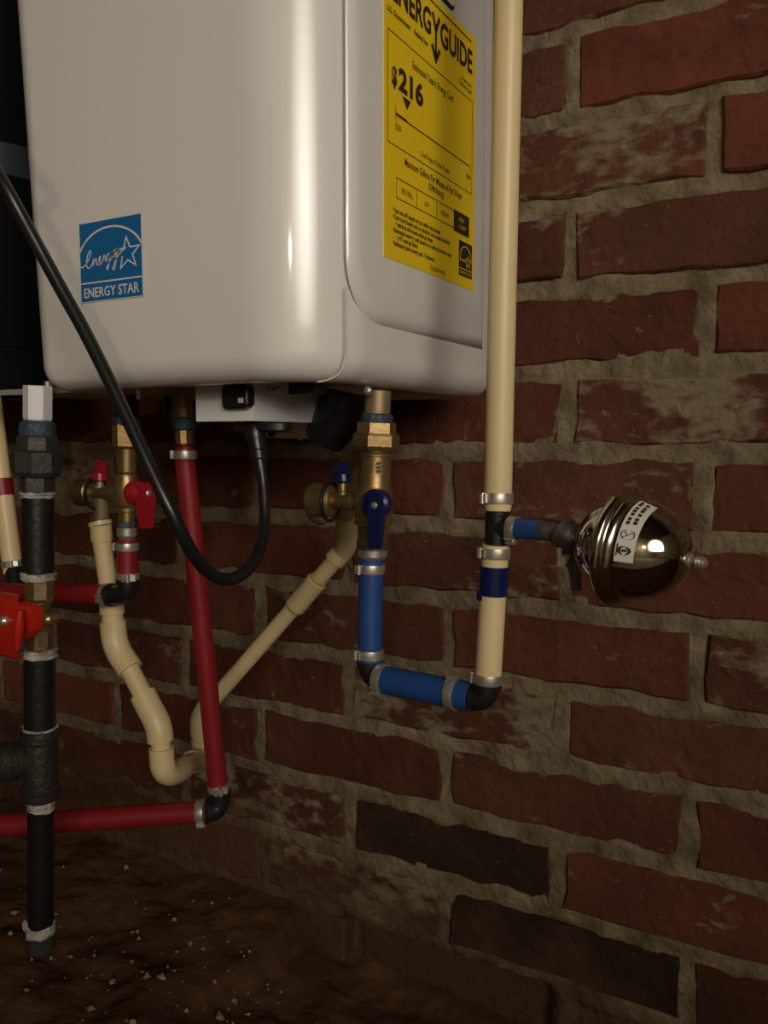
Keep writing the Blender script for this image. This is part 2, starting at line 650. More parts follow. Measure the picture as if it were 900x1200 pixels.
def plan(inset, z, rf=0.050, rl=0.022, rb=0.024):
    x0, x1, y0, y1 = hx0(z) + inset, HX1 - inset, HY0 + inset, HY1 - inset
    out = []

    def corner(cx, cy, r, a0, n=12):
        for i in range(n + 1):
            a = a0 + PI / 2 * i / n
            out.append((cx + r * math.cos(a), cy + r * math.sin(a), z))
    rf, rl, rb = max(rf - inset, .004), max(rl - inset, .004), max(rb - inset, .004)
    corner(x1 - rf, y0 + rf, rf, -PI / 2)
    corner(x1 - rb, y1 - rb, rb, 0)
    corner(x0 + rl, y1 - rl, rl, PI / 2)
    corner(x0 + rl, y0 + rl, rl, PI)
    return out


heater = thing('water_heater', 'white tankless water heater with yellow price label hung on the brick wall', 'water heater', (-0.36, -0.17, HZ0))
R = 0.016
rings = [plan(R + 0.012, HZ0 + 0.004)]
for i in range(9):
    a = PI / 2 * i / 8
    rings.append(plan(R * (1 - math.sin(a)), HZ0 + R * (1 - math.cos(a))))
for i in range(1, 9):
    rings.append(plan(0, HZ0 + R + (HZ1 - HZ0 - R) * i / 8))
rings.append(plan(0.02, HZ1 + 0.003))
MB().loft(rings).build('cover', M['white'], heater, smooth=50)

# raised panel on the right side, rounded lower front corner, bevelled rim
def panel_ring(e, x):
    y0, z0, y1, r = -0.2660 + e, 0.5255 + e, -0.080 - e, 0.034
    pts = []
    for i in range(11):
        a = PI + PI / 2 * i / 10
        pts.append((x, y0 + r + r * math.cos(a), z0 + r + r * math.sin(a)))
    pts += [(x, y1, z0), (x, y1, 1.06 - e), (x, y0, 1.06 - e)]
    return pts


b = MB()
b.loft([panel_ring(0, HX1 - .001), panel_ring(0.0005, HX1 + .0004), panel_ring(0.0065, HX1 + .0026), panel_ring(0.0085, HX1 + .0030)], cap0=False)
b.build('side_panel', M['white'], heater, smooth=60, label='raised panel with a rounded lower corner')
PX = HX1 + 0.0030

# seam of the front cover round the corner bottom
MB().tube(spline([(HX1 + .0001, -0.2668, 0.5430), (HX1 + .0001, -0.2668, 0.515), (HX1 + .0001 - .001, -0.2668, 0.505),
                  (HX1 - .0035, -0.2680, 0.4965), (HX1 - .010, -0.270, 0.4925), (HX1 - .016, -0.272, 0.4914)], 6), 0.0005, 8).build('cover_seam', M['seam'], heater)

# pressed sheet base plate with its folded front edge, wider than the cover
b = MB()
b.box((-0.4405, -0.140, 0.4985), (0.375, 0.164, 0.0020))
b.box((-0.4405, -0.2222, 0.4968), (0.375, 0.0016, 0.0034))
b.build('base_plate', M['grey'], heater, smooth=0, label='thin grey sheet base with folded edge')
for p in ((-0.5211, -0.2370, 0.4996), (-0.5217, -0.2370, 0.4896), (-0.4399, -0.2270, 0.4988), (-0.4393, -0.2270, 0.4922)):
    d = Vector((0, 0, 1))
    MB().lathe(Vector(p) - d * .004, Vector(p) + d * .003, [(0, .0022), (.5, .0022), (.5, .0034), (1, .0034)], 10).build('screw', M['steel'], heater)
for p in ((-0.3362, -0.2540, 0.4923), (-0.3349, -0.2540, 0.4871), (-0.3309, -0.2540, 0.4870), (-0.3311, -0.2520, 0.4954), (-0.3134, -0.2420, 0.4902), (-0.3084, -0.2400, 0.4907), (-0.2525, -0.2270, 0.4887)):
    q = Vector(p)
    MB().lathe(q + Vector((0, .001, 0)), q + Vector((0, -.0022, 0)), [(0, .0026), (.6, .0026), (1, .0014)], 10).build('screw', M['steel'], heater)

# pale terminal box under the cover
A0, A1, A2 = (-0.3641, -0.2520, 0.4724), (-0.3183, -0.2520, 0.4713), (-0.3130, -0.2096, 0.4732)
zb, zt = A1[2], 0.4985
b = MB()
x0, x1, yb = A0[0], A1[0], -0.168
y0 = A1[1]
pl = [(x0, y0), (x1, y0), (x1, yb), (x0, yb)]
rg = [[(x, y, zb) for x, y in pl], [(x, y, zt) for x, y in pl]]
b.loft(rg)
b.build('terminal_box', M['pale'], heater, smooth=0, label='small pale sheet metal box under the cover')
K = Vector((-0.3283, -0.2540, 0.4859))
b = MB()
def sw(e, y):
    o = []
    for (sx, sz) in ((-1, -1), (1, -1), (1, 1), (-1, 1)):
        for q in range(5):
            a = math.atan2(sz, sx) - PI / 4 + PI / 2 * q / 4
            o.append((K.x + sx * (.0072 - e) + .0030 * math.cos(a), K.y + y, K.z + sz * (.0042 - e) + .0030 * math.sin(a)))
    return o
b.loft([sw(0, .003), sw(0, -.003), sw(.0012, -.0042)])
b.build('rocker_switch', M['black'], heater, label='black plastic rocker switch')
MB().box((-0.3226, -0.2585, 0.4835), (.0038, .0004, .0030)).build('switch_mark', M['stwhite'], heater, smooth=0)
# black slot and boot
b = MB().box((-0.2820, -0.2470, 0.4900), (.0185, .012, .0075))
b.build('slot_cover', M['black'], heater, smooth=0)
b = MB()
b.tube(spline([(-0.2975, -0.1770, 0.4902), (-0.3002, -0.1770, 0.4812), (-0.3071, -0.1770, 0.4721), (-0.3141, -0.1770, 0.4641), (-0.3176, -0.1770, 0.4588)], 5), [.0195 - .0003 * i for i in range(21)], 24)
b.build('rubber_boot', M['black'], heater, label='black rubber boot hanging under the base')
# lower fixing bracket against the bricks
Ba, Bb = (-0.5164, -0.0240, 0.4772), (-0.4445, -0.0240, 0.4608)
Bc = (-0.3525, -0.0240, 0.4622)
b = MB()
b.loft([[(Ba[0], Ba[1], 0.50), (Bc[0], Ba[1], 0.50), (Bc[0], Ba[1], Bb[2]), (Bb[0] - .02, Ba[1], Bb[2]), (Ba[0] + .022, Ba[1], Bb[2] + .002), (Ba[0], Ba[1], Ba[2])],
        [(Ba[0], Ba[1] - .0025, 0.50), (Bc[0], Ba[1] - .0025, 0.50), (Bc[0], Ba[1] - .0025, Bb[2]), (Bb[0] - .02, Ba[1] - .0025, Bb[2]), (Ba[0] + .022, Ba[1] - .0025, Bb[2] + .002), (Ba[0], Ba[1] - .0025, Ba[2])]])
hb = b.build('fixing_bracket', M['bracket'], heater, smooth=0, label='beige sheet bracket fixed to the bricks')
q = Vector((-0.4760, -0.0275, 0.4664))
MB().lathe(q + Vector((0, .001, 0)), q + Vector((0, -.0012, 0)), [(0, .0042), (.8, .0042), (1, .003)], 12).build('bracket_hole', M['black'], hb)
MB().box((-0.4418, -0.0290, 0.4685), (.003, .002, .018)).build('bracket_lip', M['bracket'], hb, smooth=0)


# ---- flat print helpers: (u, v) on a plane with origin O
def flat_text(txt, size, sx=1.0, bold=0.0, shear=0.0, align='LEFT', spacing=1.0):
    c = bpy.data.curves.new('t', 'FONT')
    c.body = txt
    c.size = size
    c.offset = bold
    c.shear = shear
    c.align_x = align
    c.space_character = spacing
    c.resolution_u = 3
    o = bpy.data.objects.new('t', c)
    S.collection.objects.link(o)
    dg = C.evaluated_depsgraph_get()
    me = bpy.data.meshes.new_from_object(o.evaluated_get(dg))
    vs = [(v.co.x * sx, v.co.y) for v in me.vertices]
    fs = [tuple(p.vertices) for p in me.polygons]
    bpy.data.objects.remove(o)
    bpy.data.meshes.remove(me)
    return vs, fs


class Print:
    """collects flat shapes in label coordinates, then maps them on a surface"""
    def __init__(s):
        s.v, s.f = [], []

    def add(s, vs, fs, du=0, dv=0):
        i = len(s.v)
        s.v += [(u + du, v + dv) for u, v in vs]
        s.f += [tuple(k + i for k in f) for f in fs]

    def text(s, txt, u, v, size, **k):
        s.add(*flat_text(txt, size, **k), u, v)

    def fit(s, txt, u0, u1, v, size, **k):
        """text stretched to run from u0 to u1"""
        vs, fs = flat_text(txt, size, **k)
        a, c = min(q[0] for q in vs), max(q[0] for q in vs)
        kx = (u1 - u0) / (c - a)
        s.add([((x - a) * kx, y) for x, y in vs], fs, u0, v)

    def rect(s, u0, v0, u1, v1):
        s.add([(u0, v0), (u1, v0), (u1, v1), (u0, v1)], [(0, 1, 2, 3)])

    def poly(s, pts):
        s.add(pts, [tuple(range(len(pts)))])

    def line(s, pts, w, closed=False):
        n = len(pts)
        L, Rr = [], []
        for i in range(n):
            if closed:
                a, c = pts[i - 1], pts[(i + 1) % n]
            else:
                a, c = pts[max(i - 1, 0)], pts[min(i + 1, n - 1)]
            p = pts[i]
            d1 = Vector((p[0] - a[0], p[1] - a[1], 0))
            d2 = Vector((c[0] - p[0], c[1] - p[1], 0))
            d1 = d1.normalized() if d1.length > 1e-9 else d2.normalized()
            d2 = d2.normalized() if d2.length > 1e-9 else d1
            m = d1 + d2
            m = m.normalized() if m.length > 1e-6 else d1
            nx, ny = -m.y, m.x
            k = w / 2 / max(0.45, (nx * -d1.y + ny * d1.x))
            L.append((p[0] + nx * k, p[1] + ny * k))
            Rr.append((p[0] - nx * k, p[1] - ny * k))
        fs = [(i, i + 1, n + i + 1, n + i) for i in range(n - 1)]
        if closed:
            fs.append((n - 1, 0, n, 2 * n - 1))
        s.add(L + Rr, fs)

    def frame(s, u0, v0, u1, v1, w):
        s.rect(u0, v0, u1, v0 + w)
        s.rect(u0, v1 - w, u1, v1)
        s.rect(u0, v0, u0 + w, v1)
        s.rect(u1 - w, v0, u1, v1)

    def build(s, name, m, parent, fn):
        b = MB()
        b.v = [Vector(fn(u, v)) for u, v in s.v]
        b.f = s.f
        me_o = b.build(name, m, parent, smooth=0, kind='stuff' if ('letter' in name or 'print' in name or 'marks' in name) else None)
        return me_o


def star(cx, cy, R_, r_, rot=0.0):
    return [(cx + (R_ if i % 2 == 0 else r_) * math.sin(rot + i * PI / 5), cy + (R_ if i % 2 == 0 else r_) * math.cos(rot + i * PI / 5)) for i in range(10)]


# yellow energy price label on the right side panel, u runs back along +y, v up
W, H = 0.1275, 0.1690
U0, V0 = -0.2318, 0.5642


def on_side(lift):
    return lambda u, v: (PX + lift, U0 + u, V0 + v)


b = MB()
b.box((PX + .0002, U0 + W / 2, V0 + H / 2), (.0004, W, H))
lab = b.build('energy_label', M['yellow'], heater, smooth=0, label='yellow printed energy cost label')
ink, fine = Print(), Print()
# title: letters either side of the long arrow that stands for the Y
ink.fit('ENERG', 0.0085, 0.0580, 0.1440, 0.0205, bold=0.00055)
ink.fit('GUIDE', 0.0712, 0.1212, 0.1440, 0.0205, bold=0.00055)
ink.line([(0.0600, 0.1585), (0.0650, 0.1500), (0.0700, 0.1585)], 0.0030)
ink.rect(0.0637, 0.1335, 0.0663, 0.1510)
ink.line([(0.0595, 0.1395), (0.0650, 0.1318), (0.0705, 0.1395)], 0.0032)
fine.rect(0.030, 0.1640, 0.1195, 0.1649)
fine.fit('U.S. Government', 0.0030, 0.0310, 0.1355, 0.0046, bold=.0001)
fine.fit('Federal law', 0.0360, 0.0545, 0.1355, 0.0046, bold=.0001)
fine.fit('Water heater', 0.1040, 0.1205, 0.1345, 0.0036)
fine.fit('Tankless gas', 0.0990, 0.1205, 0.1305, 0.0042)
fine.frame(0.0037, 0.0645, 0.1225, 0.1262, 0.0005)
fine.fit('Estimated Yearly Energy Cost', 0.0338, 0.0911, 0.1155, 0.0062, bold=.00006)
ink.fit('$', 0.0085, 0.0145, 0.0980, 0.0140, bold=0.0006)
ink.fit('216', 0.0165, 0.0480, 0.0978, 0.0170, bold=0.0007)
ink.poly([(0.0212, 0.0953), (0.0315, 0.0953), (0.0268, 0.0890)])
ink.rect(0.0130, 0.0820, 0.0270, 0.0834)
fine.rect(0.0130, 0.0820, 0.1190, 0.0827)
for u in (0.0130, 0.042, 0.068, 0.095, 0.1185):
    fine.rect(u, 0.0803 if u > .02 else .0785, u + .0005, 0.0822 if u > .02 else .0875)
fine.fit('$200', 0.0130, 0.0200, 0.0742, 0.0050)
fine.fit('$380', 0.1130, 0.1200, 0.0732, 0.0045)
fine.fit('Cost Range of Similar Models', 0.0449, 0.0859, 0.0684, 0.0048)
fine.fit('Maximum Gallons Per Minute of Hot Water', 0.0243, 0.1063, 0.0570, 0.0062, bold=.00008)
fine.fit('(GPM Rating)', 0.0554, 0.0775, 0.0512, 0.0058, bold=.00005)
fine.frame(0.0139, 0.0358, 0.0940, 0.0475, 0.0005)
for u in (0.0399, 0.0672):
    fine.rect(u, 0.0358, u + .0005, 0.0475)
fine.fit('VERY SMALL', 0.0200, 0.0350, 0.0400, 0.0046)
fine.fit('LOW', 0.0505, 0.0568, 0.0400, 0.0044)
fine.fit('MEDIUM', 0.0740, 0.0850, 0.0400, 0.0044)
ink.rect(0.0932, 0.0342, 0.1181, 0.0480)
for i, (t, u1) in enumerate((('Your cost will depend on your utility rates and use.', .0731), ('Cost range based only on standard size models fueled by', .0880),
                       ('  natural gas with the same gallons per minute.', .0620), ('Estimated energy cost based on a national average cost', .0905),
                       ('  of 97 cents per therm.', .0420), ('Estimated yearly energy use: 176 therms.', .0650))):
    fine.fit('\u2022' + t, 0.0100 + (.003 if t[0] == ' ' else 0), u1, 0.0272 - i * 0.00375, 0.0041, bold=.00009)
fine.fit('ftc.gov/energy', 0.0586, 0.0800, 0.0030, 0.0046)
ink.rect(0.1017, 0.0070, 0.1235, 0.0300)
ink.build('lettering', M['ink'], lab, on_side(.0007))
fine.build('small_print', M['ink'], lab, on_side(.0006))
wp = Print()
wp.fit('HIGH', 0.1010, 0.1085, 0.0420, 0.0042)
wp.fit('5.0 GPM', 0.1000, 0.1115, 0.0372, 0.0036)
wp.line([(0.1124 + .0090 * math.cos(a), .0195 + .0075 * math.sin(a)) for a in [PI * (-.1 + 1.2 * i / 18) for i in range(19)]], .0008)
wp.line(star(0.1165, 0.0175, 0.0042, 0.0018), .0007, True)
wp.line([(.1035, .0165), (.106, .0180), (.108, .0168), (.110, .0182), (.1125, .0165)], .0007)
wp.rect(0.1017, 0.0115, 0.1235, 0.0121)
wp.fit('ENERGY STAR', 0.1030, 0.1222, 0.0082, 0.0030)
wp.build('reversed_print', M['yellow'], lab, on_side(.0009))
# plastic maker's badge above the label (only its lower corner is in view), no words on it
b = MB()
c0 = Vector((-0.2390, -0.1586, 0.7468))
def badge(e, x):
    o = []
    for (sy, sz) in ((-1, -1), (1, -1), (1, 1), (-1, 1)):
        for q in range(5):
            a = math.atan2(sz, sy) - PI / 4 + PI / 2 * q / 4
            o.append((PX + x, c0.y + sy * (.014 - e) + .004 * math.cos(a), c0.z + sz * (.0070 - e) + .004 * math.sin(a)))
    return o
b.loft([badge(0, -.0002), badge(0, .0012), badge(.0006, .0016)])
bd = b.build('badge', M['black'], heater, label='small dark rimmed badge above the yellow label')
b = MB()
b.loft([badge(.0014, .0014), badge(.0014, .0019)])
b.build('badge_face', M['paper'], bd)

# blue energy mark on the front
SX0, SX1, SZ0, SZ1 = -0.4173, -0.3655, 0.5438, 0.5903
SW, SH = SX1 - SX0, SZ1 - SZ0


def on_front(lift):
    return lambda u, v: (SX0 + u * SW, HY0 - lift, SZ0 + v * SH)


b = MB()
b.box(((SX0 + SX1) / 2, HY0 - .0002, (SZ0 + SZ1) / 2), (SW, .0004, SH))
stk = b.build('energy_sticker', M['stblue'], heater, smooth=0, label='square blue efficiency sticker with white star')
wp = Print()
e = .012
wp.frame(-e, -e, 1 + e, 1 + e, e)
wp.rect(0, .225, 1, .245)
pts = [(0.5 + .545 * math.cos(a), .47 + .44 * math.sin(a)) for a in [math.radians(23 + i * (157 - 23) / 26) for i in range(27)]]
wp.line(pts, .026)
st = star(.775, .545, .205, .085, -0.06)
# star is open at its left point, where the script word runs into it
wp.line(st[8:] + st[:8], .022)
wp.line([(.555, .600), (.66, .612)], .022)
wp.fit('ENERGY STAR', .05, .95, .050, .175, bold=.003)
scr = [(.01, .45), (.05, .452), (.10, .485), (.16, .56), (.185, .625), (.165, .645), (.125, .58), (.105, .49), (.125, .43), (.165, .435), (.20, .475),
       (.225, .535), (.215, .455), (.245, .515), (.27, .53), (.275, .465), (.30, .455), (.335, .51), (.345, .545), (.325, .55), (.315, .49), (.34, .455), (.38, .50),
       (.40, .565), (.415, .55), (.42, .50), (.445, .49), (.49, .545), (.475, .575), (.445, .545), (.45, .505), (.485, .53), (.50, .575), (.475, .43), (.455, .38), (.44, .40),
       (.49, .475), (.54, .535), (.555, .595), (.545, .54), (.57, .53), (.61, .60), (.59, .45), (.56, .365), (.54, .385), (.58, .47), (.66, .56), (.76, .62)]
sp = [(v.x, v.y) for v in spline([(a, c, 0) for a, c in scr], 4)]
wp.line(sp, .016)
wp.build('lettering', M['stwhite'], stk, on_front(.0006))

# invented black cylinder standing in for the dark void left of the heater
fx, fy = -0.715, -0.150
flue = thing('dark_filler', 'black round flue pipe in the dark left of the white heater', 'flue', (fx, fy, 0.50))
MB().lathe((fx, fy, 0.502), (fx, fy, ZT), [(0, .078), (.004, .08), (1, .08)], 40).build('filler_tube', M['voidblack'], flue)
b = MB()
b.lathe((fx, fy, 0.683), (fx, fy, 0.712), [(0, .0805), (.05, .083), (.95, .083), (1, .0805)], 40).build('sheen_band', M['collar'], flue, label='blue grey band painted as a sheen')
for z in (0.54,):
    b = MB()
    b.lathe((fx, fy, z), (fx, fy, z + .004), [(0, .0805), (.2, .0818), (.8, .0818), (1, .0805)], 40).build('seam_bead', M['voidblack'], flue)

# ------------------------------------------------------------------ power cord
cord = thing('power_cord', 'thick black power cord looping in front of the heater', 'cord', (-0.3152, -0.2470, 0.4208))
path = spline([(-0.3192, -0.2440, 0.4426), (-0.3159, -0.2460, 0.4286), (-0.3109, -0.2520, 0.4098), (-0.3039, -0.2670, 0.3932), (-0.3015, -0.2820, 0.3843), (-0.3015, -0.2970, 0.3821), (-0.3018, -0.3120, 0.3875), (-0.3011, -0.3270, 0.4015), (-0.3042, -0.3370, 0.4220),
               (-0.3160, -0.3400, 0.4455), (-0.3299, -0.3410, 0.4702), (-0.3418, -0.3420, 0.4908), (-0.3564, -0.3440, 0.5161), (-0.3702, -0.3480, 0.5406), (-0.3816, -0.3540, 0.5650), (-0.3901, -0.3620, 0.5882), (-0.3937, -0.3820, 0.6193), (-0.4070, -0.4020, 0.6629)] + [(-0.78, -0.42, 0.95), (-0.92, -0.40, 1.35), (-0.95, -0.38, 2.15)], 8)
MB().tube(path, 0.0036, 14).build('cable', M['cord'], cord)
b = MB()
b.lathe((-0.3273, -0.2400, 0.4680), (-0.3192, -0.2440, 0.4405), [(0, .0062), (.08, .0068), (.30, .0060), (.33, .0056), (.55, .0052), (.58, .0058), (.75, .0054), (.78, .0046), (1, .0040)], 20)
b.build('strain_relief', M['cord'], cord, label='ribbed black strain relief')
b = MB()
q0, q1 = Vector((-0.3450, -0.2400, 0.4697)), Vector((-0.3065, -0.2270, 0.4701))
zb_cord = zb - .0040
def fl(e, dz):
    o = []
    for i in range(28):
        a = 2 * PI * i / 28
        o.append((q0.x + (q1.x - q0.x) / 2 + (.0215 - e) * math.cos(a), q0.y + (.011 - e) * math.sin(a) + .006, zb_cord + dz))
    return o
b.loft([fl(.001, .0035), fl(0, .0025), fl(0, -.0015), fl(.002, -.0028)])
b.build('cord_flange', M['cord'], cord, label='flat black flange of the cord entry')


# ------------------------------------------------------------------ isolation valves
def valve_px(y0, y1, k):
    return lambda y, hw: ((y - y0) / (y1 - y0), hw * k)


cv = thing('isolation_valve', 'brass isolation valve with blue lever above the blue pipe', 'valve', (-0.2578, -0.2120, 0.4206))
A, B = (-0.2541, -0.2120, 0.4895), (-0.2585, -0.2120, 0.3855)
f = valve_px(458, 656, .000535)
AX = (Vector(B) - Vector(A)).normalized()
MB().lathe(A, B, [f(458, 15), f(486, 15)], 24).build('inlet_stub', M['brassdull'], cv)
MB().lathe(A, B, [f(484, 15.5), f(486, 18), f(490, 18.5), f(495, 17.5), f(499, 15)], 24).build('thread_seal', M['bluetape'], cv, label='smeared blue thread sealant')
MB().lathe(A, B, [f(494, 20), f(495, 22.5), f(507, 23), f(508, 26), f(510, 27), f(522, 27), f(527, 24), f(530, 18)], 6, phase=.35).build('union_nut', M['brass'], cv, smooth=20)
MB().lathe(A, B, [f(528, 17), f(531, 19.5), f(533, 19.5), f(534, 18), f(566, 18), f(570, 19), f(574, 21), f(582, 22), f(602, 22), f(608, 21), f(610, 21), f(611, 22.5), f(614, 22.5), f(615, 19),
                  f(616, 18), f(640, 17), f(641, 15)], 28).build('valve_body', M['brass'], cv)
MB().lathe(A, B, [f(630, 17.4), f(632, 18.5), f(642, 18.5), f(643, 15)], 24).build('thread_seal', M['galv'], cv)
MB().lathe(A, B, [f(642, 15), f(643, 17.5), f(651, 17.5), f(653, 16), f(655, 14)], 24).build('end_collar', M['steel'], cv, label='shiny steel collar')
# cast figures on the body: plain raised marks
b = MB()
for p in ((-0.2543, -0.2215, 0.4456), (-0.2543, -0.2215, 0.4433), (-0.2543, -0.2215, 0.4410), (-0.2481, -0.2215, 0.4457), (-0.2481, -0.2215, 0.4434), (-0.2481, -0.2215, 0.4411)):
    b.box(Vector(p), (.0030, .0012, .0012))
b.build('cast_marks', M['brassdull'], cv, smooth=0)
# lever
h0 = Vector((-0.2458, -0.2295, 0.4217))
b = MB()
b.lathe(h0 + Vector((0, .0055, 0)), h0 + Vector((0, -.003, 0)), [(0, .0085), (.3, .0092), (.8, .0092), (1, .0075)], 26)
lev = b.build('lever_hub', M['navy'], cv, label='round dark blue lever hub')
h0 = h0 + Vector((.0026, 0, 0))
tip = Vector((-0.2435, -0.2330, 0.3958))
b = MB()
d = (tip - h0)
b.loft([[(h0.x - .0038, h0.y - .0066, h0.z + .0052), (h0.x + .0042, h0.y - .0066, h0.z + .0052), (h0.x + .0042, h0.y + .001, h0.z + .0052), (h0.x - .0038, h0.y + .001, h0.z + .0052)],
        [(h0.x - .0042, h0.y - .0070, h0.z - .004), (h0.x + .0046, h0.y - .0070, h0.z - .004), (h0.x + .0046, h0.y + .000, h0.z - .004), (h0.x - .0042, h0.y + .000, h0.z - .004)],
        [(tip.x - .0040, tip.y - .0035, tip.z + .002), (tip.x + .0040, tip.y - .0035, tip.z + .002), (tip.x + .0040, tip.y + .0010, tip.z + .002), (tip.x - .0040, tip.y + .0010, tip.z + .002)],
        [(tip.x - .0030, tip.y - .0025, tip.z), (tip.x + .0030, tip.y - .0025, tip.z), (tip.x + .0030, tip.y + .0005, tip.z), (tip.x - .0030, tip.y + .0005, tip.z)]])
b.build('lever', M['navy'], cv, smooth=20, label='dark blue lever pointing down')
sq = h0 + Vector((.0006, -.0068, 0))
MB().lathe(sq, sq + Vector((0, -.0012, 0)), [(0, .0021), (.6, .0021), (1, .0012)], 12).build('lever_screw', M['steel'], lev)
# drain branch to the left
dA, dB = (-0.2578, -0.2120, 0.4217), (-0.2900, -0.2120, 0.4210)
MB().lathe(dA, dB, [(0, .0054), (.42, .0054), (.43, .0060), (.55, .0060), (.56, .0054), (.88, .0054), (.9, .0050), (1, .0050)], 22).build('drain_branch', M['brass'], cv)
cA, cB = (-0.2867, -0.2120, 0.4211), (-0.3031, -0.2120, 0.4211)
b = MB()
b.lathe(cA, cB, [(0, .0075), (.15, .0108), (.55, .0112), (.9, .0112), (1, .0102)], 30)
b.build('drain_cap', M['brass'], cv, smooth=12, label='round brass drain cap')
b = MB()
cc = Vector((-0.2900, -0.2120, 0.4205))
b.tube([cc + Vector((.001, -.0105 * math.cos(a), .0105 * math.sin(a) * 1.15)) for a in [2 * PI * i / 30 for i in range(31)]], .0013, 8)
b.tube(spline([(-0.2881, -0.2150, 0.4104), (-0.2913, -0.2180, 0.4078), (-0.2964, -0.2200, 0.4088), (-0.3010, -0.2200, 0.4130), (-0.3029, -0.2180, 0.4193)], 5), .0013, 8)
b.build('cap_strap', M['black'], cv, label='black rubber cap strap')
MB().lathe((-0.2797, -0.2120, 0.4209), (-0.2802, -0.2120, 0.4338), [(0, .0042), (.45, .0042), (.5, .0032), (1, .0032)], 16).build('drain_stem', M['brass'], cv)
b = MB()
b.lathe((-0.2796, -0.2120, 0.4327), (-0.2802, -0.2120, 0.4386), [(0, .0045), (.2, .0060), (.9, .0060), (1, .0048)], 18)
b.box(Vector((-0.2805, -0.2120, 0.4407)), (.0082, .0045, .0105))
b.build('drain_knob', M['navy'], cv, smooth=20, label='small dark blue drain knob')
# dull relief branch standing behind the body
b = MB()
b.tube(spline([(-0.2710, -0.1970, 0.4573), (-0.2916, -0.1770, 0.4526), (-0.3064, -0.1620, 0.4422), (-0.3149, -0.1520, 0.4236), (-0.3220, -0.1420, 0.4047)], 5), [.0075] * 21, 18)
b.build('relief_branch', M['brassdull'], cv)

hv = thing('isolation_valve', 'brass isolation valve with red lever behind the black cord', 'valve', (-0.4714, -0.2120, 0.4207))
A, B = (-0.4678, -0.2120, 0.4931), (-0.4710, -0.2120, 0.3856)
f = valve_px(462, 632, .000665)
MB().lathe(A, B, [f(462, 13), f(490, 13)], 20).build('inlet_stub', M['black'], hv)
MB().lathe(A, B, [f(488, 13.2), f(490, 15.5), f(497, 15.5), f(499, 13)], 20).build('thread_seal', M['bluetape'], hv, label='smeared blue thread sealant')
MB().lathe(A, B, [f(495, 14), f(496, 15.5), f(522, 15.5), f(525, 13), f(527, 10)], 6, phase=.35).build('union_nut', M['brass'], hv, smooth=20)
MB().lathe(A, B, [f(524, 10), f(526, 11.5), f(552, 11), f(553, 9.5), f(555, 12.5), f(561, 12.5), f(563, 13.5), f(590, 13.5), f(594, 11), f(595, 12), f(598, 12), f(599, 9), f(613, 9)], 24).build('valve_body', M['brass'], hv)
MB().lathe(A, B, [f(611, 9.2), f(612, 10.5), f(618, 10.5), f(619, 9)], 20).build('thread_seal', M['bluetape'], hv)
MB().lathe(A, B, [f(617, 9), f(618, 11), f(627, 11), f(629, 9.5), f(632, 8)], 20).build('end_collar', M['steel'], hv, label='shiny steel collar')
h0 = Vector((-0.4661, -0.2120, 0.4209))
h1 = Vector((-0.4574, -0.2120, 0.4212))
lev = MB().lathe(h0, h0 + Vector((.013, 0, 0)), [(0, .0075), (.2, .0092), (.6, .0092), (1, .0060)], 24).build('lever_hub', M['redhandle'], hv, label='round red lever hub')
lx = h0.x + .0150
lz1, lz0 = (-0.4493, -0.2120, 0.4289)[2], (-0.4505, -0.2120, 0.3950)[2]
b = MB()
def lv(z, w, t):
    return [(lx - t, h0.y - w, z), (lx + t, h0.y - w, z), (lx + t, h0.y + w, z), (lx - t, h0.y + w, z)]
b.loft([lv(lz1, .0050, .0040), lv(lz1 - .002, .0058, .0046), lv(lz1 - .013, .0058, .0046), lv(lz1 - .020, .0048, .0040), lv(lz0 + .002, .0042, .0036), lv(lz0, .0034, .0028)])
b.build('lever', M['redhandle'], hv, smooth=20, label='red lever pointing down')
q = Vector((lx + .0040, h0.y - .0015, h0.z))
MB().lathe(q, q + Vector((.0022, 0, 0)), [(0, .0026), (.6, .0026), (1, .0016)], 12).build('lever_screw', M['steel'], lev)
dA, dB = (-0.4723, -0.2120, 0.4207), (-0.5090, -0.2120, 0.4196)
MB().lathe(dA, dB, [(0, .0065), (.25, .0065), (.28, .0055), (.4, .0055), (.41, .0048), (1, .0048)], 20).build('drain_branch', M['brass'], hv)
MB().lathe((-0.5052, -0.2120, 0.4197), (-0.5223, -0.2120, 0.4191), [(0, .0075), (.12, .0102), (.85, .0108), (1, .0098)], 28).build('drain_cap', M['brass'], hv, smooth=12, label='round brass drain cap')
b = MB()
cc = Vector((-0.5034, -0.2120, 0.4191))
b.tube([cc + Vector((0, -.0100 * math.cos(a), .0115 * math.sin(a))) for a in [2 * PI * i / 30 for i in range(31)]], .0013, 8)
b.build('cap_strap', M['black'], hv, label='black rubber cap strap')
MB().lathe((-0.4987, -0.2120, 0.4199), (-0.4983, -0.2120, 0.4303), [(0, .004), (.5, .004), (.55, .003), (1, .003)], 14).build('drain_stem', M['steel'], hv)
b = MB()
b.lathe((-0.4983, -0.2120, 0.4283), (-0.4980, -0.2120, 0.4355), [(0, .0045), (.2, .0066), (.9, .0060), (1, .0050)], 18)
b.box(Vector((-0.4970, -0.2120, 0.4387)), (.0085, .0048, .0105))
b.build('drain_knob', M['redhandle'], hv, smooth=20, label='small red drain knob')
MB().lathe((-0.5002, -0.2090, 0.4197), (-0.5033, -0.2070, 0.4003), [(0, .0055), (1, .0058)], 16).build('relief_outlet', M['brassdull'], hv)

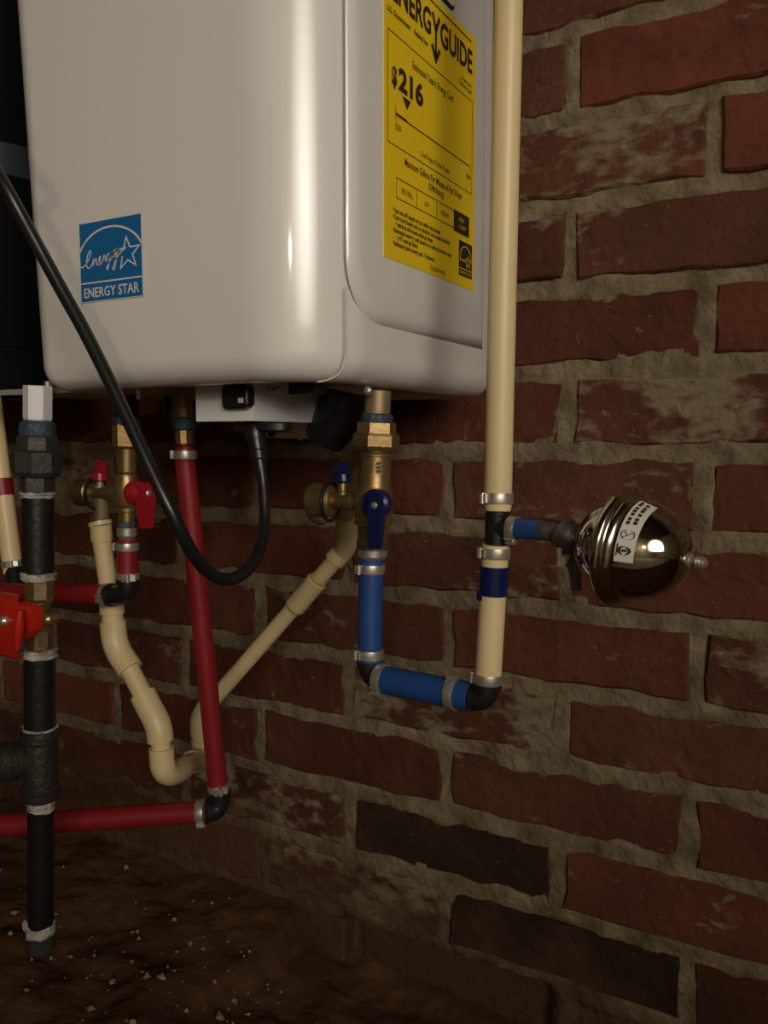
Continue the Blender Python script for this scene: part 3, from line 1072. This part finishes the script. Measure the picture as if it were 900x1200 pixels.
# ------------------------------------------------------------------ cold run: blue and cream white pipes
el = (-0.6, -1, 0)
pipe('blue_pipe', 'short upright blue pipe below the brass valve with blue lever', (-0.2591, -0.2120, 0.3859), (-0.2605, -0.2120, 0.3191), .0077, M['blue'], (.09, .90), ears=[(-.4, -1, 0), (-.75, -1, 0)])
elbow('pipe_elbow', 'black elbow under the upright blue pipe', (-0.2605, -0.2120, 0.3213), (-0.2605, -0.2120, 0.3114), (-0.2483, -0.2150, 0.3115), .0068, M['black'])
pipe('blue_pipe', 'blue pipe lying nearly level along the bricks between two black elbows', (-0.2537, -0.2140, 0.3113), (-0.1873, -0.2190, 0.3111), .0087, M['blue'], (.055, .82), ears=[(0, -1, -.9), (0, -.3, 1)])
elbow('pipe_elbow', 'black elbow at the foot of the cream white pipe', (-0.1895, -0.2190, 0.3110), (-0.1788, -0.2190, 0.3109), (-0.1779, -0.2190, 0.3216), .0072, M['black'])
sp_ = pipe('white_pipe', 'short cream white pipe with blue tape below the black tee', (-0.1737, -0.2190, 0.4012), (-0.1778, -0.2190, 0.3181), .0077, M['creamwhite'], (.055, .93), ears=[(-.9, -1, 0), (-1.2, -.4, 0)])
b = MB()
q0, q1 = Vector((-0.1742, -0.2190, 0.3890)), Vector((-0.1750, -0.2190, 0.3724))
b.lathe(q0, q1, [(0, .0076), (0, .0081), (1, .0081), (1, .0076)], 28)
b.lathe(q1 + Vector((-.0052, -.0048, .002)), q1 + Vector((-.0054, -.0050, -.0034)), [(0, .0026), (.6, .0026), (.9, .0019), (1, .0008)], 10)
b.build('tape_wrap', M['bluedeep'], sp_, smooth=30, label='wrap of glossy dark blue tape')
tee = thing('pipe_tee', 'black plastic tee between the two cream white pipes', 'pipe fitting', (-0.1733, -0.2190, 0.4113))
b = MB()
b.lathe((-0.1729, -0.2190, 0.4210), (-0.1736, -0.2190, 0.3997), [(0, .0060), (.02, .0066), (.98, .0066), (1, .0060)], 22)
b.lathe((-0.1733, -0.2190, 0.4109), (-0.1595, -0.2220, 0.4111), [(0, .0064), (1, .0058)], 20)
b.build('tee_body', M['black'], tee)
b = MB()
b.box(Vector((-0.1670, -0.2260, 0.4180)), (.004, .0006, .0007))
b.box(Vector((-0.1725, -0.2260, 0.4158)), (.0012, .0006, .0012))
b.build('mould_marks', M['iron'], tee, smooth=0)
pipe('white_pipe', 'tall cream white pipe rising past the right side of the heater', (-0.1729, -0.2190, 0.4200), Vector((-0.1729, -0.2190, 0.4200)) + (Vector((-0.1801, -0.1900, 0.8061)) - Vector((-0.1729, -0.2190, 0.4200))) * 4.0, .0079, M['creamwhite'], (.0045,), ears=[(-.8, -1, 0)])
k = Vector((-0.1681, -0.2275, 0.4265))
bl = pipe('blue_stub', 'short blue stub sticking out of the black tee towards the steel tank', (-0.1617, -0.2215, 0.4112), (-0.1453, -0.2250, 0.4113), .0056, M['blue'], (), cat='pipe')
clamp(bl, (-0.1628, -0.2213, 0.4111), (1, -.06, -.05), .0058, w=.005, ear=(0, -.3, -1))

# ------------------------------------------------------------------ small expansion tank
TA = Vector((0.955, -0.265, -0.085)).normalized()
TC = Vector((-0.0965, -0.2320, 0.4053))
tank = thing('expansion_tank', 'polished steel expansion tank beside the tall white pipe', 'tank', TC)


def dome(l, r, n=14):
    return [(l * math.sin(PI / 2 * i / n), r * math.cos(PI / 2 * i / n)) for i in range(n + 1)]


r0 = .0262
MB().lathe(TC, TC + TA, dome(.0310, r0), 48, dist=True).build('front_dome', M['chrome'], tank, smooth=50)
MB().lathe(TC, TC - TA, dome(.0285, r0 * .97), 48, dist=True).build('back_dome', M['chrome'], tank, smooth=50)
MB().lathe(TC - TA * .0060, TC + TA * .0052, [(0, .0255), (0.02, .0285), (.10, .0302), (.20, .0310), (.42, .0310), (.50, .0303), (.54, .0288), (.60, .0282), (.68, .0286), (.80, .0284), (.90, .0274), (1, .0258)], 60).build('rim', M['rimsteel'], tank, smooth=50, label='rolled rim round the middle')
# charging valve at the tip
tipc = TC + TA * .0300
b = MB()
b.lathe(tipc, tipc + TA, [(0, .0036), (.0020, .0036), (.0021, .0024), (.0050, .0024), (.0051, .0032), (.0060, .0028), (.0068, .0032), (.0076, .0028), (.0086, .0026), (.0087, .0016), (.0096, .0016)], 16, dist=True)
b.build('charging_valve', M['steel'], tank)
# paper label wrapped on the dome: (lat, ang) -> point on the dome surface
_, ta, tb = frame(TA)


def on_dome(lift):
    def fn(s, g):
        a = math.asin(max(0, min(1, s / .0310)))
        rr_ = r0 * math.cos(a) + lift
        return TC + TA * (s + lift * .3) + (ta * math.cos(g) + tb * math.sin(g)) * rr_
    return fn


def ang_to(v):
    v = Vector(v)
    return math.atan2(v.dot(tb), v.dot(ta))


gc = ang_to(Vector((0.0, -1, -0.02)))     # towards the room
gt = ang_to(Vector((0.0, -0.25, 1.0)))    # top
sgn = 1 if ((gt - gc + PI) % (2 * PI) - PI) > 0 else -1
span = abs((gt - gc + PI) % (2 * PI) - PI)
lp = Print()
N = 26
s0, s1 = .0058, .0146
for i in range(N):
    g0, g1 = i / N, (i + 1) / N
    lp.rect(s0, g0, s1, g1)
G = lambda lift: (lambda s, g: on_dome(lift)(s, gc - sgn * .10 + sgn * g * (span + .15)))
tl = lp.build('tank_label', M['paper'], tank, G(.0003))
tl['label'] = 'narrow white paper label curving over the dome'
mk = Print()
for row, us in ((.0074, (.50, .56, .64, .70, .76, .84, .90)), (.0106, (.52, .58, .66, .74, .80, .88))):
    for u in us:
        mk.rect(row, u, row + .0016, u + .045)
mk.line([(.0102 + .0024 * math.cos(a), .155 + .052 * math.sin(a)) for a in [2 * PI * i / 20 for i in range(20)]], .0013, True)
mk.line([(.0102 + .0008 * math.cos(a), .155 + .018 * math.sin(a)) for a in [2 * PI * i / 12 for i in range(12)]], .0010, True)
mk.line([(.0068, .23), (.0068, .08), (.0134, .08)], .0006)
mk.line([(.0102 + .0030 * math.cos(a), .36 + .065 * math.sin(a)) for a in [2 * PI * i / 20 for i in range(20)]], .0004, True)
mk.line([(.0076, .31), (.0130, .42)], .0006)
mk.line([(.0085, .40), (.0102, .35), (.0122, .36)], .0006)
mk.build('label_marks', M['ink'], tl, G(.0006))
# fittings from the blue stub to the tank
fit = thing('tank_fitting', 'dull galvanised nipple and elbow joining the blue stub to the tank', 'pipe fitting', (-0.1363, -0.2220, 0.4085))
MB().lathe((-0.1474, -0.2245, 0.4113), (-0.1294, -0.2265, 0.4102), [(0, .0045), (.02, .0052), (.1, .0050), (.12, .0055), (.9, .0055), (1, .0050)], 20).build('nipple', M['galv'], fit)
b = MB()
bk = TC - TA * .027
b.tube([Vector((-0.1337, -0.2260, 0.4113))] + arc((-0.1312, -0.2265, 0.4101), (-0.1287, -0.2270, 0.4081), bk, 6), .0074, 20)
b.lathe((-0.1342, -0.2260, 0.4117), (-0.1312, -0.2265, 0.4101), [(0, .0074), (.1, .0086), (.9, .0086), (1, .0074)], 20)
b.lathe(bk - TA * .004, bk + TA * .001, [(0, .0076), (.2, .0092), (.8, .0092), (1, .0086)], 6)
b.build('elbow_body', M['galv'], fit)
hang = thing('pipe_strap', 'torn strip of grey strap hanging below the tank fitting', 'strap', (-0.1340, -0.2020, 0.3888))
b = MB()
def strap(p, w0, w1):
    p = Vector(p)
    return [(p.x - w0, p.y, p.z), (p.x + w1, p.y, p.z), (p.x + w1, p.y + .0016, p.z), (p.x - w0, p.y + .0016, p.z)]
b.loft([strap((-0.1344, -0.2050, 0.4011), .005, .005), strap((-0.1342, -0.2050, 0.3940), .0065, .0045), strap((-0.1331, -0.2050, 0.3879), .003, .0050), strap((-0.1325, -0.2050, 0.3822), .0025, .0035), strap((-0.1324, -0.2050, 0.3765), .0012, .0040)])
b.build('strap_strip', M['galv'], hang, smooth=20)
b = MB()
b.loft([strap((-0.1367, -0.2065, 0.3964), .0030, .002), strap((-0.1381, -0.2065, 0.3925), .0036, .0022), strap((-0.1395, -0.2065, 0.3895), .0030, .0010)])
b.build('torn_flap', M['bracket'], hang, smooth=0, label='paler torn flap')

# ------------------------------------------------------------------ hot run: red pipes
rp = pipe('red_pipe', 'long upright red pipe crossing in front of the brick wall', (-0.4228, -0.2000, 0.4446), (-0.4141, -0.1800, 0.1875), .0074, M['red'], (.975,), ears=[(1, -.8, 0)])
gf = thing('threaded_adapter', 'gold threaded adapter on top of the long red pipe', 'pipe fitting', (-0.4232, -0.2000, 0.4600))
A, B = (-0.4231, -0.2000, 0.4925), (-0.4228, -0.2000, 0.4440)
f = valve_px(462, 541, .00060)
MB().lathe(A, B, [f(462, 10.5), f(494, 10.5)], 18).build('brass_tail', M['brassdull'], gf)
MB().lathe(A, B, [f(489, 11), f(490, 15), f(503, 14), f(505, 10)], 20).build('thread_seal', M['bluetape'], gf, label='blackish blue thread sealant')
MB().lathe(A, B, [f(503, 9), f(504, 11), f(520, 11), f(521, 8), f(524, 7)], 10).build('gold_nut', M['brass'], gf, smooth=20)
MB().lathe(A, B, [f(522, 8), f(524, 11), f(527, 11), f(541, 10.5)], 20).build('barb', M['red'], gf)
clamp(gf, (-0.4230, -0.2000, 0.4489), (0, 0, 1), .0076, w=.0062, ear=(-1, -.5, 0))
bx = MB()
bx.lathe((-0.4409, -0.1900, 0.4915), (-0.4406, -0.1900, 0.4745), [(0, .0085), (1, .0085)], 16)
bx.build('dark_sleeve', M['black'], gf)
elbow('pipe_elbow', 'black elbow at the foot of the long red pipe', (-0.4139, -0.1802, 0.1917), (-0.4140, -0.1795, 0.1757), (-0.4205, -0.1910, 0.1775), .0082, M['black'])
pipe('red_pipe', 'lower red pipe running left behind the black gas pipe near the ground', (-0.4187, -0.1910, 0.1779), Vector((-0.4187, -0.1910, 0.1779)) + (Vector((-0.6009, -0.2800, 0.1583)) - Vector((-0.4187, -0.1910, 0.1779))) * 2.0, .0083, M['red'], (.006,), ears=[(.2, -.6, -1)])
pipe('red_stub', 'very short red pipe under the brass valve with red lever', (-0.4710, -0.2120, 0.3856), (-0.4713, -0.2120, 0.3533), .0076, M['red'], (.17, .87), ears=[(-1, -.7, 0), (.8, -.8, 0)])
elbow('pipe_elbow', 'black elbow under the very short red pipe', (-0.4712, -0.2120, 0.3559), (-0.4717, -0.2120, 0.3428), (-0.4918, -0.2120, 0.3416), .0078, M['black'])
pipe('red_pipe', 'dim red pipe running left from the short red stub', (-0.4890, -0.2120, 0.3419), Vector((-0.4890, -0.2120, 0.3419)) + (Vector((-0.6940, -0.2120, 0.3258)) - Vector((-0.4890, -0.2120, 0.3419))) * 3.0, .0078, M['red'], (.0067,), ears=[(0, -1, -.4)])
lw = pipe('white_pipe', 'cream white pipe with red band at the left edge behind the black pipe', (-0.6695, -0.1820, 0.5164), (-0.6452, -0.1820, 0.3415), .0085, M['creamwhite'], (.95,), ears=[(1, -.9, 0)])
b = MB()
q0, q1 = lerp((-0.6695, -0.1820, 0.5164), (-0.6452, -0.1820, 0.3415), .52), lerp((-0.6695, -0.1820, 0.5164), (-0.6452, -0.1820, 0.3415), .605)
b.lathe(q0, q1, [(0, .0084), (0, .0090), (1, .0090), (1, .0084)], 26)
b.build('tape_wrap', M['red'], lw, label='band of dark red tape')
tt = thing('pipe_tee', 'black tee at the left edge partly hidden behind the gas pipe', 'pipe fitting', (-0.6288, -0.1920, 0.3308))
b = MB()
b.lathe((-0.6448, -0.1820, 0.3477), (-0.6290, -0.1920, 0.3082), [(0, .0072), (.02, .0075), (1, .0075)], 20)
b.lathe((-0.6317, -0.1900, 0.3272), (-0.6054, -0.1970, 0.3300), [(0, .0075), (1, .0075)], 18)
b.build('tee_body', M['black'], tt)

# ------------------------------------------------------------------ cream drain line (glued, one piece)
dr = thing('drain_pipe', 'cream plastic drain line with a trap bend behind the red pipe', 'pipe', (-0.4607, -0.1920, 0.2109))


def sleeve(A, B, r, name='coupling', m='cream'):
    MB().lathe(A, B, [(0, r - .0012), (0.03, r), (.97, r), (1, r - .0012)], 26).build(name, M[m], dr)


def run(pts, r, name='pipe_length', m='cream'):
    MB().tube(pts, r, 24).build(name, M[m], dr)


MB().lathe((-0.5072, -0.2060, 0.4027), (-0.5065, -0.2060, 0.3955), [(0, .006), (.2, .0068), (1, .0068)], 20).build('grey_adapter', M['galv'], dr, label='grey threaded adapter')
sleeve((-0.5065, -0.2060, 0.3968), (-0.5057, -0.2060, 0.3935), .0090)
sleeve((-0.5056, -0.2060, 0.3948), (-0.5059, -0.2050, 0.3814), .0082)
run([(-0.5062, -0.2050, 0.3841), (-0.5028, -0.2000, 0.3284)], .0073)
sleeve((-0.5025, -0.2000, 0.3339), (-0.5025, -0.2000, 0.3237), .0096)
run([(-0.5024, -0.2000, 0.3257), (-0.5019, -0.2000, 0.3149)], .0083)
run([(-0.5023, -0.2000, 0.3176), (-0.5009, -0.2000, 0.3041)] + arc((-0.5001, -0.2000, 0.3014), (-0.4975, -0.2000, 0.2936), (-0.4894, -0.2000, 0.2865), 5) + [(-0.4840, -0.2000, 0.2811)], .0101, 'bend')
run([(-0.4867, -0.2000, 0.2841), (-0.4675, -0.2000, 0.2578)], .0075)
run([(-0.4718, -0.2000, 0.2639), (-0.4649, -0.2000, 0.2542)] + arc((-0.4631, -0.2000, 0.2518), (-0.4562, -0.2000, 0.2442), (-0.4547, -0.2000, 0.2364), 5) + [(-0.4540, -0.2000, 0.2298)], .0101, 'bend')
run([(-0.4539, -0.2000, 0.2325), (-0.4530, -0.2000, 0.2192)], .0075)
run([(-0.4533, -0.2000, 0.2245), (-0.4528, -0.2000, 0.2125)] + arc((-0.4524, -0.2000, 0.2112), (-0.4514, -0.1990, 0.2022), (-0.4573, -0.1820, 0.1977), 6) + [(-0.4681, -0.1620, 0.1919)], .0096, 'bend')
run([(-0.4563, -0.1840, 0.1979), (-0.5070, -0.0970, 0.1706)], .0082)
run([(-0.4961, -0.1220, 0.1774), (-0.5055, -0.1020, 0.1710)] + arc((-0.5063, -0.1000, 0.1710), (-0.5094, -0.0920, 0.1700), (-0.5102, -0.0920, 0.1796), 5) + [(-0.5111, -0.0920, 0.1859)], .0100, 'bend')
run([(-0.5112, -0.0920, 0.1826), (-0.5119, -0.0920, 0.1938)], .0082)
run([(-0.5115, -0.0920, 0.1890), (-0.5118, -0.0920, 0.1986)] + arc((-0.5117, -0.0920, 0.2002), (-0.5125, -0.0910, 0.2079), (-0.5058, -0.0890, 0.2164), 5) + [(-0.5025, -0.0880, 0.2206)], .0096, 'bend')
run([(-0.5058, -0.0890, 0.2164), (-0.3657, -0.0770, 0.3677)], .0071)
sleeve((-0.4128, -0.0810, 0.3163), (-0.3901, -0.0790, 0.3416), .0092)
MB().lathe((-0.3906, -0.0790, 0.3411), (-0.3884, -0.0790, 0.3434), [(0, .0070), (.1, .0075), (.9, .0078), (1, .0068)], 22).build('glue_ring', M['glue'], dr, label='squeezed out yellow glue')
MB().lathe((-0.4137, -0.0810, 0.3155), (-0.4123, -0.0810, 0.3167), [(0, .0070), (.1, .0077), (.9, .0077), (1, .0068)], 22).build('glue_ring', M['glue'], dr)
run([(-0.3735, -0.0780, 0.3594), (-0.3674, -0.0770, 0.3662)] + arc((-0.3657, -0.0770, 0.3677), (-0.3588, -0.0800, 0.3742), (-0.3520, -0.0920, 0.3856), 6) + [(-0.3307, -0.1270, 0.4070)], .0090, 'bend')

# ------------------------------------------------------------------ gas line
n_ = .355
K_ = .00055
gu = thing('gas_union', 'dark hexagonal union hanging from a pale stub under the heater', 'pipe fitting', (-0.4606, -0.2970, 0.4463))
A, B = (-0.4563, -0.2970, 0.4942), (-0.4602, -0.2970, 0.4241)
f = valve_px(452, 580, K_)
MB().lathe(A, B, [f(452, 16), f(490, 16), f(497, 12), f(502, 10)], 6, phase=.28).build('inlet_stub', M['pale'], gu, smooth=20, label='pale hexagonal steel stub')
MB().lathe(A, B, [f(492, 16), f(496, 20), f(506, 21), f(511, 20), f(513, 16)], 24).build('thread_seal', M['bluetape'], gu, label='smeared blue thread sealant')
MB().lathe(A, B, [f(509, 20), f(511, 24), f(526, 24.5), f(528, 21), f(530, 19)], 8, phase=.3).build('upper_nut', M['darkcast'], gu, smooth=20)
MB().lathe(A, B, [f(526, 22), f(529, 28), f(552, 28), f(557, 24), f(559, 19)], 8, phase=.1).build('large_nut', M['darkcast'], gu, smooth=20)
MB().lathe(A, B, [f(555, 18), f(558, 19.5), f(576, 19.5), f(580, 15)], 6, phase=.3).build('lower_hex', M['darkcast'], gu, smooth=20)


def tapering(par, A, B, r, nm='thread_tape'):
    b = MB()
    A, B = Vector(A), Vector(B)
    prof = [(0, r * .92)]
    rg_ = random.Random(int(A.x * 1e4) & 255)
    for i in range(6):
        prof.append(((i + .5) / 6, r * rg_.uniform(1.0, 1.09)))
    prof.append((1, r * .92))
    b.lathe(A, B, prof, 18)
    for v in b.v:
        v += Vector((rg_.uniform(-1, 1), rg_.uniform(-1, 1), rg_.uniform(-1.4, 1.4))) * .0005
    return b.build(nm, M['tape'], par, smooth=60, label='frayed white thread tape')


g1 = pipe('gas_pipe', 'upper black iron gas pipe between the dark union and the brass valve', (-0.4597, -0.2970, 0.4258), (-0.4624, -0.2970, 0.3691), .0100, M['iron'])
tapering(g1, (-0.4597, -0.2970, 0.4264), (-0.4599, -0.2970, 0.4225), .0106)
tapering(g1, (-0.4621, -0.2970, 0.3737), (-0.4625, -0.2970, 0.3680), .0106)
gv = thing('gas_valve', 'brass gas valve with a broad red handle at the left edge', 'valve', (-0.4629, -0.2970, 0.3452))
A, B = (-0.4615, -0.2970, 0.3697), (-0.4639, -0.2970, 0.3187)
f = valve_px(677, 766, K_)
MB().lathe(A, B, [f(677, 16), f(679, 17.5), f(700, 17.5), f(706, 13), f(708, 11.5)], 8, phase=.2).build('upper_hex', M['brass'], gv, smooth=20)
MB().lathe(A, B, [f(703, 12), f(706, 14), f(708, 12.5), f(732, 13.5), f(736, 16), f(740, 12)], 24).build('valve_body', M['brass'], gv)
MB().lathe(A, B, [f(735, 15), f(738, 17.5), f(758, 17.5), f(763, 15)], 8, phase=.2).build('lower_hex', M['brass'], gv, smooth=20)
q = Vector((-0.4311, -0.3160, 0.3489))
MB().lathe(q + Vector((0, .006, 0)), q + Vector((0, -.002, 0)), [(0, .0034), (.8, .0034), (1, .002)], 12).build('test_screw', M['brass'], gv)
b = MB()
b.box(Vector((-0.4480, -0.3065, 0.3324)), (.0085, .0012, .0095))
b.build('cast_plate', M['brassdull'], gv, smooth=0)
hx = Vector((-0.4567, -0.3170, 0.3446))
b = MB()
pl_ = [(-0.4583, -0.3165, 0.3570), (-0.4505, -0.3150, 0.3553), (-0.4468, -0.3130, 0.3521), (-0.4474, -0.3130, 0.3399), (-0.4517, -0.3150, 0.3349), (-0.4599, -0.3165, 0.3298)]
b.loft([[Vector(p) + Vector((0, .007, 0)) for p in pl_], [Vector(p) for p in pl_], [Vector(p) * .88 + (Vector(pl_[1]) + Vector(pl_[4])) * .06 + Vector((0, -.0022, 0)) for p in pl_]])
b.lathe(Vector((-0.4605, -0.2990, 0.3419)), Vector((-0.4574, -0.3090, 0.3436)), [(0, .0050), (1, .0060)], 16)
hub = b.build('handle_hub', M['redhandle2'], gv, label='red handle boss', smooth=15)
b = MB()
zt_, zb_ = (-0.4657, -0.3170, 0.3619)[2], (-0.4682, -0.3170, 0.3205)[2]
xl_, xr_ = (-0.5300, -0.3170, 0.3365)[0], (-0.4567, -0.3170, 0.3446)[0]
def hp(z, w0, w1, y):
    return [(w0, y, z), (w1, y, z), (w1, y + .004, z + .0), (w0, y + .004, z)]
yy_ = hx.y - .004
b.loft([hp(zt_, xl_ + .006, xr_ - .001, yy_ + .003), hp(zt_ - .002, xl_, xr_ + .0, yy_), hp((zt_ + zb_) / 2 + .006, xl_, xr_ + .004, yy_ - .003), hp((zt_ + zb_) / 2 - .006, xl_, xr_ + .004, yy_ - .003),
        hp(zb_ + .002, xl_, xr_, yy_), hp(zb_, xl_ + .006, xr_ - .001, yy_ + .003)])
b.build('handle', M['redhandle2'], gv, smooth=15, label='broad red handle across the pipe')
b = MB()
q = Vector((-0.4573, -0.3220, 0.3455))
b.lathe((-0.4458, -0.3235, 0.3546), (-0.4492, -0.3245, 0.3291), [(0, .0020), (.3, .0034), (.7, .0030), (1, .0016)], 12)
b.build('handle_rib', M['redhandle2'], gv)
q = Vector((-0.4601, -0.3260, 0.3465))
MB().lathe(q + Vector((0, .004, 0)), q + Vector((0, -.0015, 0)), [(0, .0032), (.7, .0032), (1, .002)], 12).build('handle_nut', M['steel'], hub)
g2 = pipe('gas_pipe', 'middle black iron gas pipe between the brass valve and the grey tee', (-0.4638, -0.2970, 0.3205), (-0.4678, -0.2960, 0.2619), .0101, M['iron'])
tapering(g2, (-0.4637, -0.2970, 0.3222), (-0.4640, -0.2970, 0.3164), .0108)
tapering(g2, (-0.4675, -0.2960, 0.2685), (-0.4677, -0.2960, 0.2643), .0110)
gt_ = thing('pipe_tee', 'rusty grey cast iron tee in the black gas pipe', 'pipe fitting', (-0.4701, -0.2950, 0.2446))
A, B = (-0.4675, -0.2960, 0.2679), (-0.4708, -0.2950, 0.2158)
f = valve_px(852, 938, .00056)
b = MB()
b.lathe(A, B, [f(852, 16), f(853, 22.5), f(865, 22.5), f(868, 19), f(880, 20), f(905, 19.5), f(918, 19.5), f(921, 23), f(934, 22), f(938, 15)], 28)
b.lathe((-0.4695, -0.2960, 0.2468), (-0.5089, -0.3120, 0.2386), [(0, .0105), (.38, .0108), (.42, .0132), (1, .0136)], 26)
b.build('tee_casting', M['cast'], gt_)
ta_, tb_ = Vector((-0.4695, -0.2960, 0.2468)), Vector((-0.5089, -0.3120, 0.2386))
MB().lathe(tb_, tb_ + (tb_ - ta_) * 9, [(0, .0100), (1, .0100)], 22).build('branch_pipe', M['iron'], gt_)
g3 = pipe('gas_pipe', 'lower black iron drip leg below the grey tee ending above the dirt', (-0.4707, -0.2950, 0.2170), (-0.4831, -0.2900, 0.1149), .0086, M['iron'])
tapering(g3, (-0.4707, -0.2950, 0.2170), (-0.4711, -0.2950, 0.2091), .0084)
tapering(g3, (-0.4823, -0.2903, 0.1228), (-0.4831, -0.2900, 0.1142), .0092)
MB().lathe((-0.4830, -0.2900, 0.1162), (-0.4844, -0.2895, 0.1022), [(0, .0082), (.1, .0098), (.9, .0098), (1, .0085)], 24).build('drip_cap', M['darkcast'], g3, label='dark cap closing the drip leg')
b = MB()
p0 = Vector((-0.4881, -0.2980, 0.1221))
b.loft([strap(p0 + Vector((0, 0, .004)), .002, .003), strap(p0, .004, .002), strap(p0 - Vector((.002, 0, .004)), .001, .0015)])
b.build('tape_shred', M['tape'], g3, smooth=0)
